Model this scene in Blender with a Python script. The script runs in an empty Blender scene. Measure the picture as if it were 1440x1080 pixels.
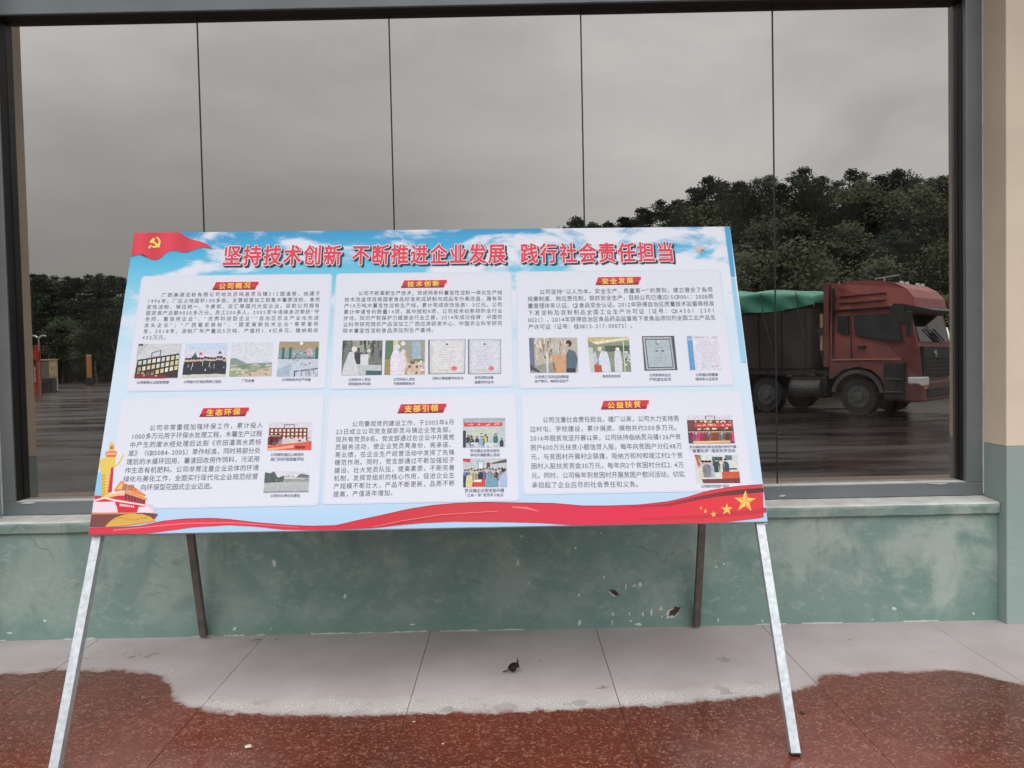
import bpy, bmesh, math, random
import numpy as np
from mathutils import Vector, Matrix

random.seed(7)
S = bpy.context.scene
COL = S.collection
R = math.radians

# ------------------------------------------------------------------ camera, world, sun, exposure
CAM_H = 1.283
FPX = 1106.7          # focal length in pixels of the 1440 px wide photograph
PITCH, ROLL = 0.0318, -0.0210
cam_d = bpy.data.cameras.new('camera'); cam = bpy.data.objects.new('camera', cam_d); COL.objects.link(cam)
cam_d.sensor_fit = 'HORIZONTAL'; cam_d.sensor_width = 36.0; cam_d.lens = 36.0 * FPX / 1440.0
cam_d.clip_start = 0.05; cam_d.clip_end = 3000
fw = Vector((0.0003, math.cos(PITCH), -math.sin(PITCH))).normalized()
rt = Vector((1, -0.0003, 0)).normalized(); up = rt.cross(fw)
r2 = rt * math.cos(ROLL) + up * math.sin(ROLL); u2 = -rt * math.sin(ROLL) + up * math.cos(ROLL)
cam.matrix_world = Matrix((( r2.x, u2.x, -fw.x, 0), (r2.y, u2.y, -fw.y, 0), (r2.z, u2.z, -fw.z, CAM_H), (0, 0, 0, 1)))
S.camera = cam

SUN_EL, SUN_ROT = R(62), R(200)
w = bpy.data.worlds.new('World'); S.world = w; w.use_nodes = True
nt = w.node_tree; nt.nodes.clear()
def wn(t, **k):
    n = nt.nodes.new(t)
    for a, b in k.items(): setattr(n, a, b)
    return n
sky = wn('ShaderNodeTexSky', sky_type='NISHITA', sun_disc=False, sun_elevation=SUN_EL, sun_rotation=SUN_ROT, air_density=1.0, dust_density=4.0)
hsv = wn('ShaderNodeHueSaturation'); hsv.inputs['Saturation'].default_value = 0.6; hsv.inputs['Value'].default_value = 0.05
nt.links.new(sky.outputs[0], hsv.inputs['Color'])
tc = wn('ShaderNodeTexCoord'); mp = wn('ShaderNodeMapping'); mp.inputs['Scale'].default_value = (1.0, 1.0, 2.6)
nt.links.new(tc.outputs['Generated'], mp.inputs[0])
no = wn('ShaderNodeTexNoise'); no.inputs['Scale'].default_value = 2.3; no.inputs['Detail'].default_value = 6; no.inputs['Roughness'].default_value = 0.5; no.inputs['Distortion'].default_value = 0.4
nt.links.new(mp.outputs[0], no.inputs['Vector'])
cr = wn('ShaderNodeValToRGB'); cr.color_ramp.elements[0].position = 0.34; cr.color_ramp.elements[1].position = 0.66
cr.color_ramp.elements[0].color = (0.60, 0.60, 0.61, 1); cr.color_ramp.elements[1].color = (1.0, 1.0, 1.0, 1)
nt.links.new(no.outputs['Fac'], cr.inputs[0])
sep = wn('ShaderNodeSeparateXYZ'); nt.links.new(tc.outputs['Generated'], sep.inputs[0])
# an overcast sky brightens from the horizon to the zenith; the darker cloud bank lies low in the west (-x)
def mrange(src, a_, b_, ta, tb, smooth=True):
    n = wn('ShaderNodeMapRange', interpolation_type='SMOOTHSTEP' if smooth else 'LINEAR')
    n.inputs['From Min'].default_value = a_; n.inputs['From Max'].default_value = b_; n.inputs['To Min'].default_value = ta; n.inputs['To Max'].default_value = tb
    nt.links.new(src, n.inputs['Value']); return n.outputs[0]
def wmath(op, a_, b_):
    n = wn('ShaderNodeMath', operation=op)
    for i, v in enumerate((a_, b_)):
        if isinstance(v, (int, float)): n.inputs[i].default_value = v
        else: nt.links.new(v, n.inputs[i])
    return n.outputs[0]
low = mrange(sep.outputs['X'], -0.26, 0.44, 0.42, 1.10)
rise = mrange(sep.outputs['Z'], 0.13, 0.43, 0.0, 1.0)
lo_mid = wn('ShaderNodeMix'); nt.links.new(rise, lo_mid.inputs[0]); nt.links.new(low, lo_mid.inputs[2]); lo_mid.inputs[3].default_value = 1.06
zen = mrange(sep.outputs['Z'], 0.37, 0.66, 0.0, 2.0)
m1o = wmath('ADD', lo_mid.outputs[0], zen)
vm = wn('ShaderNodeVectorMath', operation='SCALE'); nt.links.new(cr.outputs[0], vm.inputs[0]); nt.links.new(m1o, vm.inputs['Scale'])
ad = wn('ShaderNodeVectorMath', operation='ADD'); nt.links.new(vm.outputs[0], ad.inputs[0]); nt.links.new(hsv.outputs[0], ad.inputs[1])
bg = wn('ShaderNodeBackground'); bg.inputs['Strength'].default_value = 1.0
nt.links.new(ad.outputs[0], bg.inputs['Color'])
wo = wn('ShaderNodeOutputWorld'); nt.links.new(bg.outputs[0], wo.inputs[0])

sd = bpy.data.lights.new('sun', 'SUN'); sd.energy = 0.6; sd.angle = R(50); sd.color = (1.0, 0.99, 0.97)
sun = bpy.data.objects.new('sun', sd); COL.objects.link(sun)
sun.rotation_euler = (R(36), 0, R(12))      # high cloud glow, behind the viewer, falling on the facade

S.view_settings.view_transform = 'Standard'; S.view_settings.look = 'None'
S.view_settings.gamma = 1; S.view_settings.use_curve_mapping = False; S.view_settings.exposure = 0.0

# ------------------------------------------------------------------ helpers
def s2l(c):
    c = c / 255.0
    return c / 12.92 if c <= 0.04045 else ((c + 0.055) / 1.055) ** 2.4
def rgb(r, g, b): return (s2l(r), s2l(g), s2l(b), 1.0)

def nodes_of(m): return m.node_tree.nodes, m.node_tree.links
def mat(name, col, rough=0.6, metal=0.0, var=0.15, scale=8.0, bump=0.0, bscale=60.0, spec=0.5):
    """procedural paint/metal/rubber: base colour broken up by noise, fine bump"""
    m = bpy.data.materials.new(name); m.use_nodes = True; N, L = nodes_of(m)
    b = N['Principled BSDF']; b.inputs['Roughness'].default_value = rough; b.inputs['Metallic'].default_value = metal
    b.inputs['Specular IOR Level'].default_value = spec
    t = N.new('ShaderNodeTexCoord'); n = N.new('ShaderNodeTexNoise'); n.inputs['Scale'].default_value = scale; n.inputs['Detail'].default_value = 6
    L.new(t.outputs['Object'], n.inputs['Vector'])
    mx = N.new('ShaderNodeMix'); mx.data_type = 'RGBA'
    c = Vector(col[:3])
    mx.inputs[6].default_value = (*(c * (1 - var)), 1); mx.inputs[7].default_value = (*(c * (1 + var)), 1)
    rr = N.new('ShaderNodeMapRange'); rr.inputs['From Min'].default_value = 0.35; rr.inputs['From Max'].default_value = 0.65
    L.new(n.outputs['Fac'], rr.inputs[0]); L.new(rr.outputs[0], mx.inputs[0]); L.new(mx.outputs[2], b.inputs['Base Color'])
    if bump:
        n2 = N.new('ShaderNodeTexNoise'); n2.inputs['Scale'].default_value = bscale; n2.inputs['Detail'].default_value = 4
        L.new(t.outputs['Object'], n2.inputs['Vector'])
        bp = N.new('ShaderNodeBump'); bp.inputs['Strength'].default_value = bump; bp.inputs['Distance'].default_value = 0.01
        L.new(n2.outputs['Fac'], bp.inputs['Height']); L.new(bp.outputs[0], b.inputs['Normal'])
    return m

def link(name, me, parent=None, m=None, loc=None):
    o = bpy.data.objects.new(name, me); COL.objects.link(o)
    if m is not None and me is not None and len(me.materials) == 0: me.materials.append(m)
    if parent is not None: o.parent = parent
    if loc is not None: o.location = loc
    return o
def tag(o, label=None, cat=None, group=None, kind=None):
    if label: o['label'] = label
    if cat: o['category'] = cat
    if group: o['group'] = group
    if kind: o['kind'] = kind
    return o
def empty(name, loc=(0, 0, 0), rz=0.0):
    o = bpy.data.objects.new(name, None); COL.objects.link(o); o.location = loc; o.rotation_euler = (0, 0, rz); o.empty_display_size = 0.2
    return o
def bm_box(bm, x0, x1, y0, y1, z0, z1, bev=0.0):
    ret = bmesh.ops.create_cube(bm, size=1.0)
    vs = ret['verts']
    for v in vs:
        v.co = Vector(((x0 + x1) / 2 + v.co.x * (x1 - x0), (y0 + y1) / 2 + v.co.y * (y1 - y0), (z0 + z1) / 2 + v.co.z * (z1 - z0)))
    if bev > 0:
        es = list({e for v in vs for e in v.link_edges})
        bmesh.ops.bevel(bm, geom=es, offset=bev, segments=2, affect='EDGES', profile=0.6)
def fin(bm, name, smooth=False):
    bmesh.ops.recalc_face_normals(bm, faces=bm.faces)
    me = bpy.data.meshes.new(name); bm.to_mesh(me); bm.free()
    if smooth:
        for p in me.polygons: p.use_smooth = True
    return me
def box(name, x0, x1, y0, y1, z0, z1, m, parent=None, bev=0.0):
    bm = bmesh.new(); bm_box(bm, x0, x1, y0, y1, z0, z1, bev)
    return link(name, fin(bm, name), parent, m)
def bm_bar(bm, a, b, w, h=None, bev=0.0):
    """square bar from a to b"""
    a, b = Vector(a), Vector(b); d = b - a; h = h or w
    bm2 = bmesh.new(); bm_box(bm2, -w / 2, w / 2, -h / 2, h / 2, 0, d.length, bev)
    q = d.to_track_quat('Z', 'Y'); 
    for v in bm2.verts: v.co = q @ v.co + a
    me = bpy.data.meshes.new('tmp'); bm2.to_mesh(me); bm2.free(); bm.from_mesh(me); bpy.data.meshes.remove(me)
def bm_cyl(bm, c, r, depth, axis='Z', seg=24, r2=None, bev=0.0):
    ret = bmesh.ops.create_cone(bm, cap_ends=True, segments=seg, radius1=r, radius2=r if r2 is None else r2, depth=depth)
    rot = {'Z': Matrix.Identity(3), 'X': Matrix.Rotation(R(90), 3, 'Y'), 'Y': Matrix.Rotation(R(90), 3, 'X')}[axis]
    for v in ret['verts']: v.co = rot @ v.co + Vector(c)
    if bev:
        es = [e for e in {e for v in ret['verts'] for e in v.link_edges} if any(len(f.verts) > 4 for f in e.link_faces)]
        bmesh.ops.bevel(bm, geom=es, offset=bev, segments=2, affect='EDGES')
def bm_prism(bm, pts, y0, y1):
    """extrude the polygon pts (x, z) from y0 to y1"""
    a = [bm.verts.new((x, y0, z)) for x, z in pts]; b = [bm.verts.new((x, y1, z)) for x, z in pts]
    bm.faces.new(a[::-1]); bm.faces.new(b); n = len(pts)
    for i in range(n): bm.faces.new((a[i], a[(i + 1) % n], b[(i + 1) % n], b[i]))

# ------------------------------------------------------------------ materials of the place
WY, GY, FY, SY, PY, PX = 3.690, 3.865, 3.802, 3.668, 3.627, 2.282   # lower wall, glass, frame face, sill nose, pier face, pier side
FZ, SZ, TZ, SPLIT = 0.639, 0.562, 2.971, 0.830
JOINTS = [-1.486 + k * 0.9284 for k in range(4)]

def tile_material():
    m = bpy.data.materials.new('glazed_terracotta_tile'); m.use_nodes = True; N, L = nodes_of(m); b = N['Principled BSDF']
    g = N.new('ShaderNodeNewGeometry'); sp = N.new('ShaderNodeSeparateXYZ'); L.new(g.outputs['Position'], sp.inputs[0])
    # the line up to which rain has wetted the floor, as a curve over x
    mr = N.new('ShaderNodeMapRange'); mr.inputs['From Min'].default_value = -4; mr.inputs['From Max'].default_value = 4
    L.new(sp.outputs['X'], mr.inputs[0])
    fc = N.new('ShaderNodeFloatCurve'); L.new(mr.outputs[0], fc.inputs['Value'])
    pts = [(-4, 3.26), (-2.2, 3.28), (-1.9, 3.30), (-1.56, 3.25), (-1.41, 3.13), (-1.32, 2.98), (-1.17, 2.89), (-1.0, 2.85), (-.34, 2.825), (.31, 2.832), (.71, 2.872),
           (1.0, 2.93), (1.15, 3.0), (1.24, 3.08), (1.45, 3.10), (1.70, 3.10), (1.86, 3.02), (1.95, 2.95), (2.3, 2.9), (3, 3.0), (4, 3.1)]
    cv = fc.mapping.curves[0]; cv.points[0].location = (0, (pts[0][1] - 2.6)); cv.points[1].location = (1, (pts[-1][1] - 2.6))
    for x, y in pts[1:-1]: cv.points.new((x + 4) / 8, y - 2.6)
    fc.mapping.update()
    def math_(op, a, bb=None, c=None):
        n = N.new('ShaderNodeMath'); n.operation = op
        for i, v in enumerate((a, bb, c)):
            if v is None: continue
            if isinstance(v, (int, float)): n.inputs[i].default_value = v
            else: L.new(v, n.inputs[i])
        return n.outputs[0]
    def noise(scale, detail=4, rough=0.5, vec=None, dist=0.0):
        n = N.new('ShaderNodeTexNoise'); n.inputs['Scale'].default_value = scale; n.inputs['Detail'].default_value = detail
        n.inputs['Roughness'].default_value = rough; n.inputs['Distortion'].default_value = dist
        L.new(vec or g.outputs['Position'], n.inputs['Vector']); return n.outputs['Fac']
    def ss(v, a, c, ta=0.0, tb=1.0):
        n = N.new('ShaderNodeMapRange'); n.interpolation_type = 'SMOOTHSTEP'; n.inputs['From Min'].default_value = a; n.inputs['From Max'].default_value = c
        n.inputs['To Min'].default_value = ta; n.inputs['To Max'].default_value = tb; L.new(v, n.inputs[0]); return n.outputs[0]
    def mix(f, a, c):
        n = N.new('ShaderNodeMix'); n.data_type = 'RGBA'
        for i, v in ((0, f), (6, a), (7, c)):
            if isinstance(v, (tuple, float)): n.inputs[i].default_value = v
            else: L.new(v, n.inputs[i])
        return n.outputs[2]
    edge = math_('ADD', math_('SUBTRACT', sp.outputs['Y'], 2.6), 0.0)
    jitter = math_('ADD', math_('MULTIPLY', math_('SUBTRACT', noise(8, 9, 0.8), 0.5), 0.17), math_('MULTIPLY', math_('SUBTRACT', noise(90, 3, 0.7), 0.5), 0.02))
    d = math_('ADD', math_('SUBTRACT', edge, fc.outputs['Value']), jitter)      # > 0 on the dry side
    wet = ss(d, -0.010, 0.014, 1.0, 0.0)
    # crusty, chalky margin on the dry side along the middle
    mid = math_('MULTIPLY', ss(sp.outputs['X'], -1.35, -1.1), ss(sp.outputs['X'], 0.85, 1.15, 1, 0))
    band = math_('MULTIPLY', math_('MULTIPLY', ss(d, -0.005, 0.01), ss(d, 0.08, 0.155, 1, 0)), math_('MULTIPLY', mid, ss(noise(5, 5, 0.7), 0.3, 0.6, 0.25, 0.9)))
    grit = ss(noise(160, 3, 0.7), 0.42, 0.62)
    # worm-like light flecks in the glaze
    mpv = N.new('ShaderNodeMapping'); mpv.inputs['Scale'].default_value = (1.0, 1.25, 1.0); L.new(g.outputs['Position'], mpv.inputs[0])
    f1 = math_('ABSOLUTE', math_('SUBTRACT', noise(38, 2.0, 0.55, mpv.outputs[0], 1.2), 0.5))
    f2 = noise(60, 1, 0.4)
    fleck = math_('MULTIPLY', ss(f1, 0.010, 0.034, 1, 0), ss(f2, 0.47, 0.56))
    f3 = math_('ABSOLUTE', math_('SUBTRACT', noise(75, 2.0, 0.5, None, 0.8), 0.5))
    fleck2 = math_('MULTIPLY', ss(f3, 0.01, 0.03, 1, 0), ss(noise(21, 2, 0.4), 0.52, 0.62))
    fl = math_('MAXIMUM', fleck, math_('MULTIPLY', fleck2, 0.7))
    big = ss(noise(1.3, 3), 0.35, 0.65)
    wetc = mix(big, rgb(90, 46, 34), rgb(112, 52, 38))
    wetc = mix(ss(noise(30, 4, 0.7), 0.3, 0.7, 0, 0.35), wetc, rgb(78, 40, 34))
    wetc = mix(math_('MULTIPLY', fl, 0.62), wetc, rgb(176, 126, 104))
    dryc = mix(ss(noise(2.2, 5, 0.6), 0.3, 0.7), rgb(170, 161, 159), rgb(186, 178, 177))
    dryc = mix(ss(noise(120, 3, 0.7), 0.3, 0.7, 0, 0.18), dryc, rgb(120, 108, 104))
    dryc = mix(math_('MULTIPLY', fl, 0.06), dryc, rgb(120, 95, 88))
    crust = mix(grit, rgb(158, 151, 147), rgb(214, 212, 208))
    # grey puddled spots inside the crust
    spots = ss(noise(11, 2, 0.4), 0.57, 0.66)
    crust = mix(math_('MULTIPLY', spots, 0.6), crust, rgb(120, 115, 110))
    dryc = mix(band, dryc, crust)
    # a faint muddy scrape or two
    def stain(x, y, rx, ry, amt):
        nx = math_('DIVIDE', math_('SUBTRACT', sp.outputs['X'], x), rx); ny = math_('DIVIDE', math_('SUBTRACT', sp.outputs['Y'], y), ry)
        rr = math_('SQRT', math_('ADD', math_('MULTIPLY', nx, nx), math_('MULTIPLY', ny, ny)))
        mask = ss(rr, 0.4, 1.0, 1, 0)
        ln = ss(noise(26, 4, 0.7, None, 0.6), 0.53, 0.60)
        return math_('MULTIPLY', math_('MULTIPLY', mask, ln), amt)
    st = stain(-1.70, 3.47, .13, .055, .75)
    for a in ((-1.18, 3.62, .10, .04, .7), (-1.95, 3.45, .16, .03, .35), (0.88, 3.28, .06, .05, .5), (0.32, 3.03, .05, .03, .7), (0.1, 3.30, .05, .02, .25)):
        st = math_('MAXIMUM', st, stain(*a))
    dryc = mix(st, dryc, rgb(92, 72, 66))
    # damp fringe where the tiles are drying out
    fringe = math_('MULTIPLY', ss(d, 0.0, 0.045, 1, 0), ss(noise(13, 5, 0.7), 0.38, 0.62, 0.15, 0.75))
    dryc = mix(fringe, dryc, rgb(128, 104, 96))
    col = mix(wet, dryc, wetc)
    L.new(col, b.inputs['Base Color'])
    rw = ss(noise(4, 5, 0.6), 0.3, 0.7, 0.10, 0.30)
    rm = N.new('ShaderNodeMix'); L.new(wet, rm.inputs[0]); rm.inputs[2].default_value = 0.72; L.new(rw, rm.inputs[3])
    L.new(rm.outputs[0], b.inputs['Roughness'])
    bp = N.new('ShaderNodeBump'); bp.inputs['Strength'].default_value = 0.25; bp.inputs['Distance'].default_value = 0.003
    hh = math_('ADD', math_('MULTIPLY', math_('MULTIPLY', noise(220, 3, 0.7), ss(d, -0.005, 0.02)), 0.5), math_('MULTIPLY', fl, 0.1))
    L.new(hh, bp.inputs['Height']); L.new(bp.outputs[0], b.inputs['Normal'])
    b.inputs['Specular IOR Level'].default_value = 0.55
    return m

def wall_material(name, base, worn, pale, amount=0.5, dark=rgb(70, 88, 80)):
    m = bpy.data.materials.new(name); m.use_nodes = True; N, L = nodes_of(m); b = N['Principled BSDF']
    g = N.new('ShaderNodeNewGeometry'); sp = N.new('ShaderNodeSeparateXYZ'); L.new(g.outputs['Position'], sp.inputs[0])
    def noise(scale, detail=5, rough=0.6, dist=0.0, sc=(1, 1, 1)):
        mv = N.new('ShaderNodeMapping'); mv.inputs['Scale'].default_value = sc; L.new(g.outputs['Position'], mv.inputs[0])
        n = N.new('ShaderNodeTexNoise'); n.inputs['Scale'].default_value = scale; n.inputs['Detail'].default_value = detail
        n.inputs['Roughness'].default_value = rough; n.inputs['Distortion'].default_value = dist
        L.new(mv.outputs[0], n.inputs['Vector']); return n.outputs['Fac']
    def ss(v, a, c, ta=0.0, tb=1.0):
        n = N.new('ShaderNodeMapRange'); n.interpolation_type = 'SMOOTHSTEP'; n.inputs['From Min'].default_value = a; n.inputs['From Max'].default_value = c
        n.inputs['To Min'].default_value = ta; n.inputs['To Max'].default_value = tb; L.new(v, n.inputs[0]); return n.outputs[0]
    def mix(f, a, c):
        n = N.new('ShaderNodeMix'); n.data_type = 'RGBA'
        for i, v in ((0, f), (6, a), (7, c)):
            if isinstance(v, (tuple, float)): n.inputs[i].default_value = v
            else: L.new(v, n.inputs[i])
        return n.outputs[2]
    def mul(a, c):
        n = N.new('ShaderNodeMath'); n.operation = 'MULTIPLY'
        for i, v in enumerate((a, c)):
            if isinstance(v, float): n.inputs[i].default_value = v
            else: L.new(v, n.inputs[i])
        return n.outputs[0]
    c = mix(ss(noise(1.1, 3), 0.35, 0.65), base, worn)
    right = ss(sp.outputs['X'], 0.9, 1.7, 0.55, 1.0)           # the plaster is rubbed paler towards the pier
    c = mix(mul(mul(ss(noise(3.2, 8, 0.62, 0.5), 0.42, 0.62), right), amount), c, pale)
    c = mix(mul(ss(noise(14, 8, 0.75, 0.4, (1, 1, 1.6)), 0.52, 0.66), amount * 0.5), c, pale)
    c = mix(ss(noise(5.5, 6, 0.7, 1.5), 0.58, 0.74, 0, 0.35 * amount * 1.6), c, dark)
    crk = N.new('ShaderNodeTexVoronoi'); crk.feature = 'DISTANCE_TO_EDGE'; crk.inputs['Scale'].default_value = 1.7
    nz = N.new('ShaderNodeTexNoise'); nz.inputs['Scale'].default_value = 3; nz.inputs['Detail'].default_value = 5
    L.new(g.outputs['Position'], nz.inputs['Vector'])
    va = N.new('ShaderNodeVectorMath'); va.operation = 'ADD'; L.new(g.outputs['Position'], va.inputs[0])
    vs = N.new('ShaderNodeVectorMath'); vs.operation = 'SCALE'; vs.inputs['Scale'].default_value = 0.5; L.new(nz.outputs['Color'], vs.inputs[0]); L.new(vs.outputs[0], va.inputs[1])
    L.new(va.outputs[0], crk.inputs['Vector'])
    crack = mul(ss(crk.outputs['Distance'], 0.0, 0.012, 1, 0), ss(noise(1.2, 2), 0.52, 0.60))
    c = mix(mul(crack, 0.5 * amount * 1.6), c, dark)
    # rain streaks drawn down from the sill
    c = mix(mul(ss(noise(9, 4, 0.6, 0.2, (1, 1, 0.10)), 0.56, 0.70, 0, 0.35), ss(sp.outputs['Z'], 0.12, 0.5, 0.1, 1.0)), c, dark)
    c = mix(mul(ss(noise(4, 7, 0.75, 0.6, (1, 1, 1.8)), 0.60, 0.64), 0.35 * amount), c, pale)
    # greener, fresher paint along the foot of the wall
    foot = ss(sp.outputs['Z'], 0.02, 0.10, 0.6, 0.0)
    c = mix(foot, c, base)
    L.new(c, b.inputs['Base Color']); b.inputs['Roughness'].default_value = 0.62
    bp = N.new('ShaderNodeBump'); bp.inputs['Strength'].default_value = 0.35; bp.inputs['Distance'].default_value = 0.006
    L.new(noise(22, 8, 0.65, 0.3, (1, 1, 1.5)), bp.inputs['Height']); L.new(bp.outputs[0], b.inputs['Normal'])
    return m

M_tile = tile_material()
M_green = wall_material('worn_green_wall_paint', rgb(110, 140, 131), rgb(124, 145, 138), rgb(170, 179, 172), 0.75, rgb(86, 102, 95))
M_green2 = wall_material('green_pier_paint', rgb(144, 162, 157), rgb(151, 166, 161), rgb(164, 176, 170), 0.2, rgb(130, 148, 142))
M_beige = mat('beige_pier_paint', rgb(220, 206, 184), 0.7, 0, 0.05, 3, 0.15, 90)
M_frame = mat('grey_aluminium_frame', rgb(124, 131, 133), 0.42, 0.35, 0.08, 3, 0.05, 40)
M_frameblack = mat('black_glazing_channel', rgb(26, 26, 25), 0.55, 0, 0.1)
M_sill = mat('chalky_sill_plaster', rgb(198, 198, 193), 0.8, 0, 0.12, 12, 0.5, 60)
M_seal = mat('silicone_seal', rgb(30, 30, 30), 0.5)
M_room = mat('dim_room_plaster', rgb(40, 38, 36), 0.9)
M_column = mat('pinkish_column', rgb(190, 168, 160), 0.7)
M_grout = mat('dark_grout_bed', rgb(112, 96, 88), 0.85, 0, 0.3, 30, 0.4, 120)
M_galv = mat('galvanised_tube', rgb(180, 186, 190), 0.42, 0.35, 0.14, 60, 0.12, 200)
M_brown = mat('painted_brown_tube', rgb(104, 94, 88), 0.5, 0.3, 0.2, 20)
M_concrete = mat('kerb_concrete', rgb(120, 116, 110), 0.8, 0, 0.2, 4, 0.4, 40)
M_paintchip = mat('bare_white_putty', rgb(205, 208, 200), 0.8, 0, 0.1, 40)
M_hole = mat('broken_plaster_brick', rgb(88, 66, 58), 0.95, 0, 0.5, 60, 0.8, 120)
M_leafdead = mat('dead_leaf_brown', rgb(62, 46, 38), 0.7, 0, 0.4, 60)

def glass_material():
    m = bpy.data.materials.new('mirror_coated_glass'); m.use_nodes = True; N, L = nodes_of(m); N.remove(N['Principled BSDF'])
    out = N['Material Output']
    gl = N.new('ShaderNodeBsdfGlossy'); gl.inputs['Roughness'].default_value = 0.0; gl.inputs['Color'].default_value = (0.965, 0.92, 0.855, 1)
    tr = N.new('ShaderNodeBsdfTransparent'); tr.inputs['Color'].default_value = (0.30, 0.29, 0.27, 1)
    t = N.new('ShaderNodeTexCoord'); g_ = N.new('ShaderNodeNewGeometry')
    n = N.new('ShaderNodeTexNoise'); n.inputs['Scale'].default_value = 1.5; n.inputs['Detail'].default_value = 1
    L.new(t.outputs['Object'], n.inputs['Vector'])
    bp = N.new('ShaderNodeBump'); bp.inputs['Strength'].default_value = 0.25; bp.inputs['Distance'].default_value = 0.002
    L.new(n.outputs['Fac'], bp.inputs['Height']); L.new(bp.outputs[0], gl.inputs['Normal'])
    mx = N.new('ShaderNodeMixShader'); mx.inputs[0].default_value = 0.44
    L.new(tr.outputs[0], mx.inputs[1]); L.new(gl.outputs[0], mx.inputs[2])
    # thin film of dust
    df = N.new('ShaderNodeBsdfDiffuse'); df.inputs['Color'].default_value = (0.5, 0.47, 0.44, 1)
    n2 = N.new('ShaderNodeTexNoise'); n2.inputs['Scale'].default_value = 2.2; n2.inputs['Detail'].default_value = 9; n2.inputs['Roughness'].default_value = 0.68; n2.inputs['Distortion'].default_value = 0.6
    mv = N.new('ShaderNodeMapping'); mv.inputs['Scale'].default_value = (2.2, 1, 0.7); L.new(g_.outputs['Position'], mv.inputs[0]); L.new(mv.outputs[0], n2.inputs['Vector'])
    rr = N.new('ShaderNodeMapRange'); rr.inputs['From Min'].default_value = 0.4; rr.inputs['From Max'].default_value = 0.75; rr.inputs['To Min'].default_value = 0.003; rr.inputs['To Max'].default_value = 0.045
    L.new(n2.outputs['Fac'], rr.inputs[0])
    m2 = N.new('ShaderNodeMixShader'); L.new(rr.outputs[0], m2.inputs[0]); L.new(mx.outputs[0], m2.inputs[1]); L.new(df.outputs[0], m2.inputs[2])
    L.new(m2.outputs[0], out.inputs['Surface'])
    return m
M_glass = glass_material()

# ------------------------------------------------------------------ ground, hills
YZ = -0.44            # the yard lies two steps below the walkway
TERR_Y = -0.42
def hill_h(x, d):
    """height of the wooded slope; d = distance behind the facade (m)"""
    t = max(0.0, min(1.0, (x + 14) / 34.0)); t = t * t * (3 - 2 * t)
    start = 95 + (46 - 95) * t
    rise = max(0.0, d - start)
    r = min(1.0, rise / 24.0); r = r * r * (3 - 2 * r)
    return YZ + (5.0 + 3.6 * t) * r
def ground_material():
    m = bpy.data.materials.new('wet_yard_concrete'); m.use_nodes = True; N, L = nodes_of(m); b = N['Principled BSDF']
    g = N.new('ShaderNodeNewGeometry')
    def noise(scale, sc, det=6, rough=0.6):
        mv = N.new('ShaderNodeMapping'); mv.inputs['Scale'].default_value = sc; L.new(g.outputs['Position'], mv.inputs[0])
        n = N.new('ShaderNodeTexNoise'); n.inputs['Scale'].default_value = scale; n.inputs['Detail'].default_value = det; n.inputs['Roughness'].default_value = rough
        L.new(mv.outputs[0], n.inputs['Vector']); return n.outputs['Fac']
    c = N.new('ShaderNodeValToRGB'); c.color_ramp.elements[0].position = 0.38; c.color_ramp.elements[1].position = 0.66
    c.color_ramp.elements[0].color = rgb(22, 18, 16); c.color_ramp.elements[1].color = rgb(50, 43, 38)
    L.new(noise(1.0, (0.35, 1.6, 1)), c.inputs[0])
    c2 = N.new('ShaderNodeValToRGB'); c2.color_ramp.elements[0].position = 0.60; c2.color_ramp.elements[1].position = 0.68
    L.new(noise(1.2, (0.25, 2.4, 1), 8, 0.7), c2.inputs[0])
    mx = N.new('ShaderNodeMix'); mx.data_type = 'RGBA'; L.new(c2.outputs[0], mx.inputs[0]); L.new(c.outputs[0], mx.inputs[6]); mx.inputs[7].default_value = rgb(16, 13, 12)
    L.new(mx.outputs[2], b.inputs['Base Color'])
    rr = N.new('ShaderNodeMapRange'); rr.inputs['From Min'].default_value = 0.4; rr.inputs['From Max'].default_value = 0.62; rr.inputs['To Min'].default_value = 0.40; rr.inputs['To Max'].default_value = 0.14
    L.new(noise(0.8, (0.3, 1.2, 1)), rr.inputs[0]); L.new(rr.outputs[0], b.inputs['Roughness'])
    b.inputs['Specular IOR Level'].default_value = 0.3
    bp = N.new('ShaderNodeBump'); bp.inputs['Strength'].default_value = 0.2; bp.inputs['Distance'].default_value = 0.012
    L.new(noise(9, (1, 1, 1), 8, 0.7), bp.inputs['Height']); L.new(bp.outputs[0], b.inputs['Normal'])
    return m
bm = bmesh.new()
xs = [-700, -400, -250, -160] + [x for x in range(-120, 81, 4)] + [110, 160, 250, 400, 700]
ds = [-60, -20, 0, 2, 4.285, 8, 12, 20, 28, 36] + list(range(40, 161, 4)) + [180, 220, 300, 500, 800]
vv = [[bm.verts.new((x, GY - d, hill_h(x, d) + (0.5 * math.sin(x * .13) * math.sin(d * .11) if d > 60 and hill_h(x, d) > YZ + 1 else 0))) for d in ds] for x in xs]
for i in range(len(xs) - 1):
    for j in range(len(ds) - 1):
        bm.faces.new((vv[i][j], vv[i][j + 1], vv[i + 1][j + 1], vv[i + 1][j]))
gm = fin(bm, 'ground', True); gm.materials.append(ground_material()); gm.materials.append(mat('forest_floor', rgb(46, 52, 38), 0.95, 0, 0.4, 2))
for p in gm.polygons:
    if p.center.z > YZ + 0.05: p.material_index = 1
tag(link('ground', gm), kind='structure')

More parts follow.
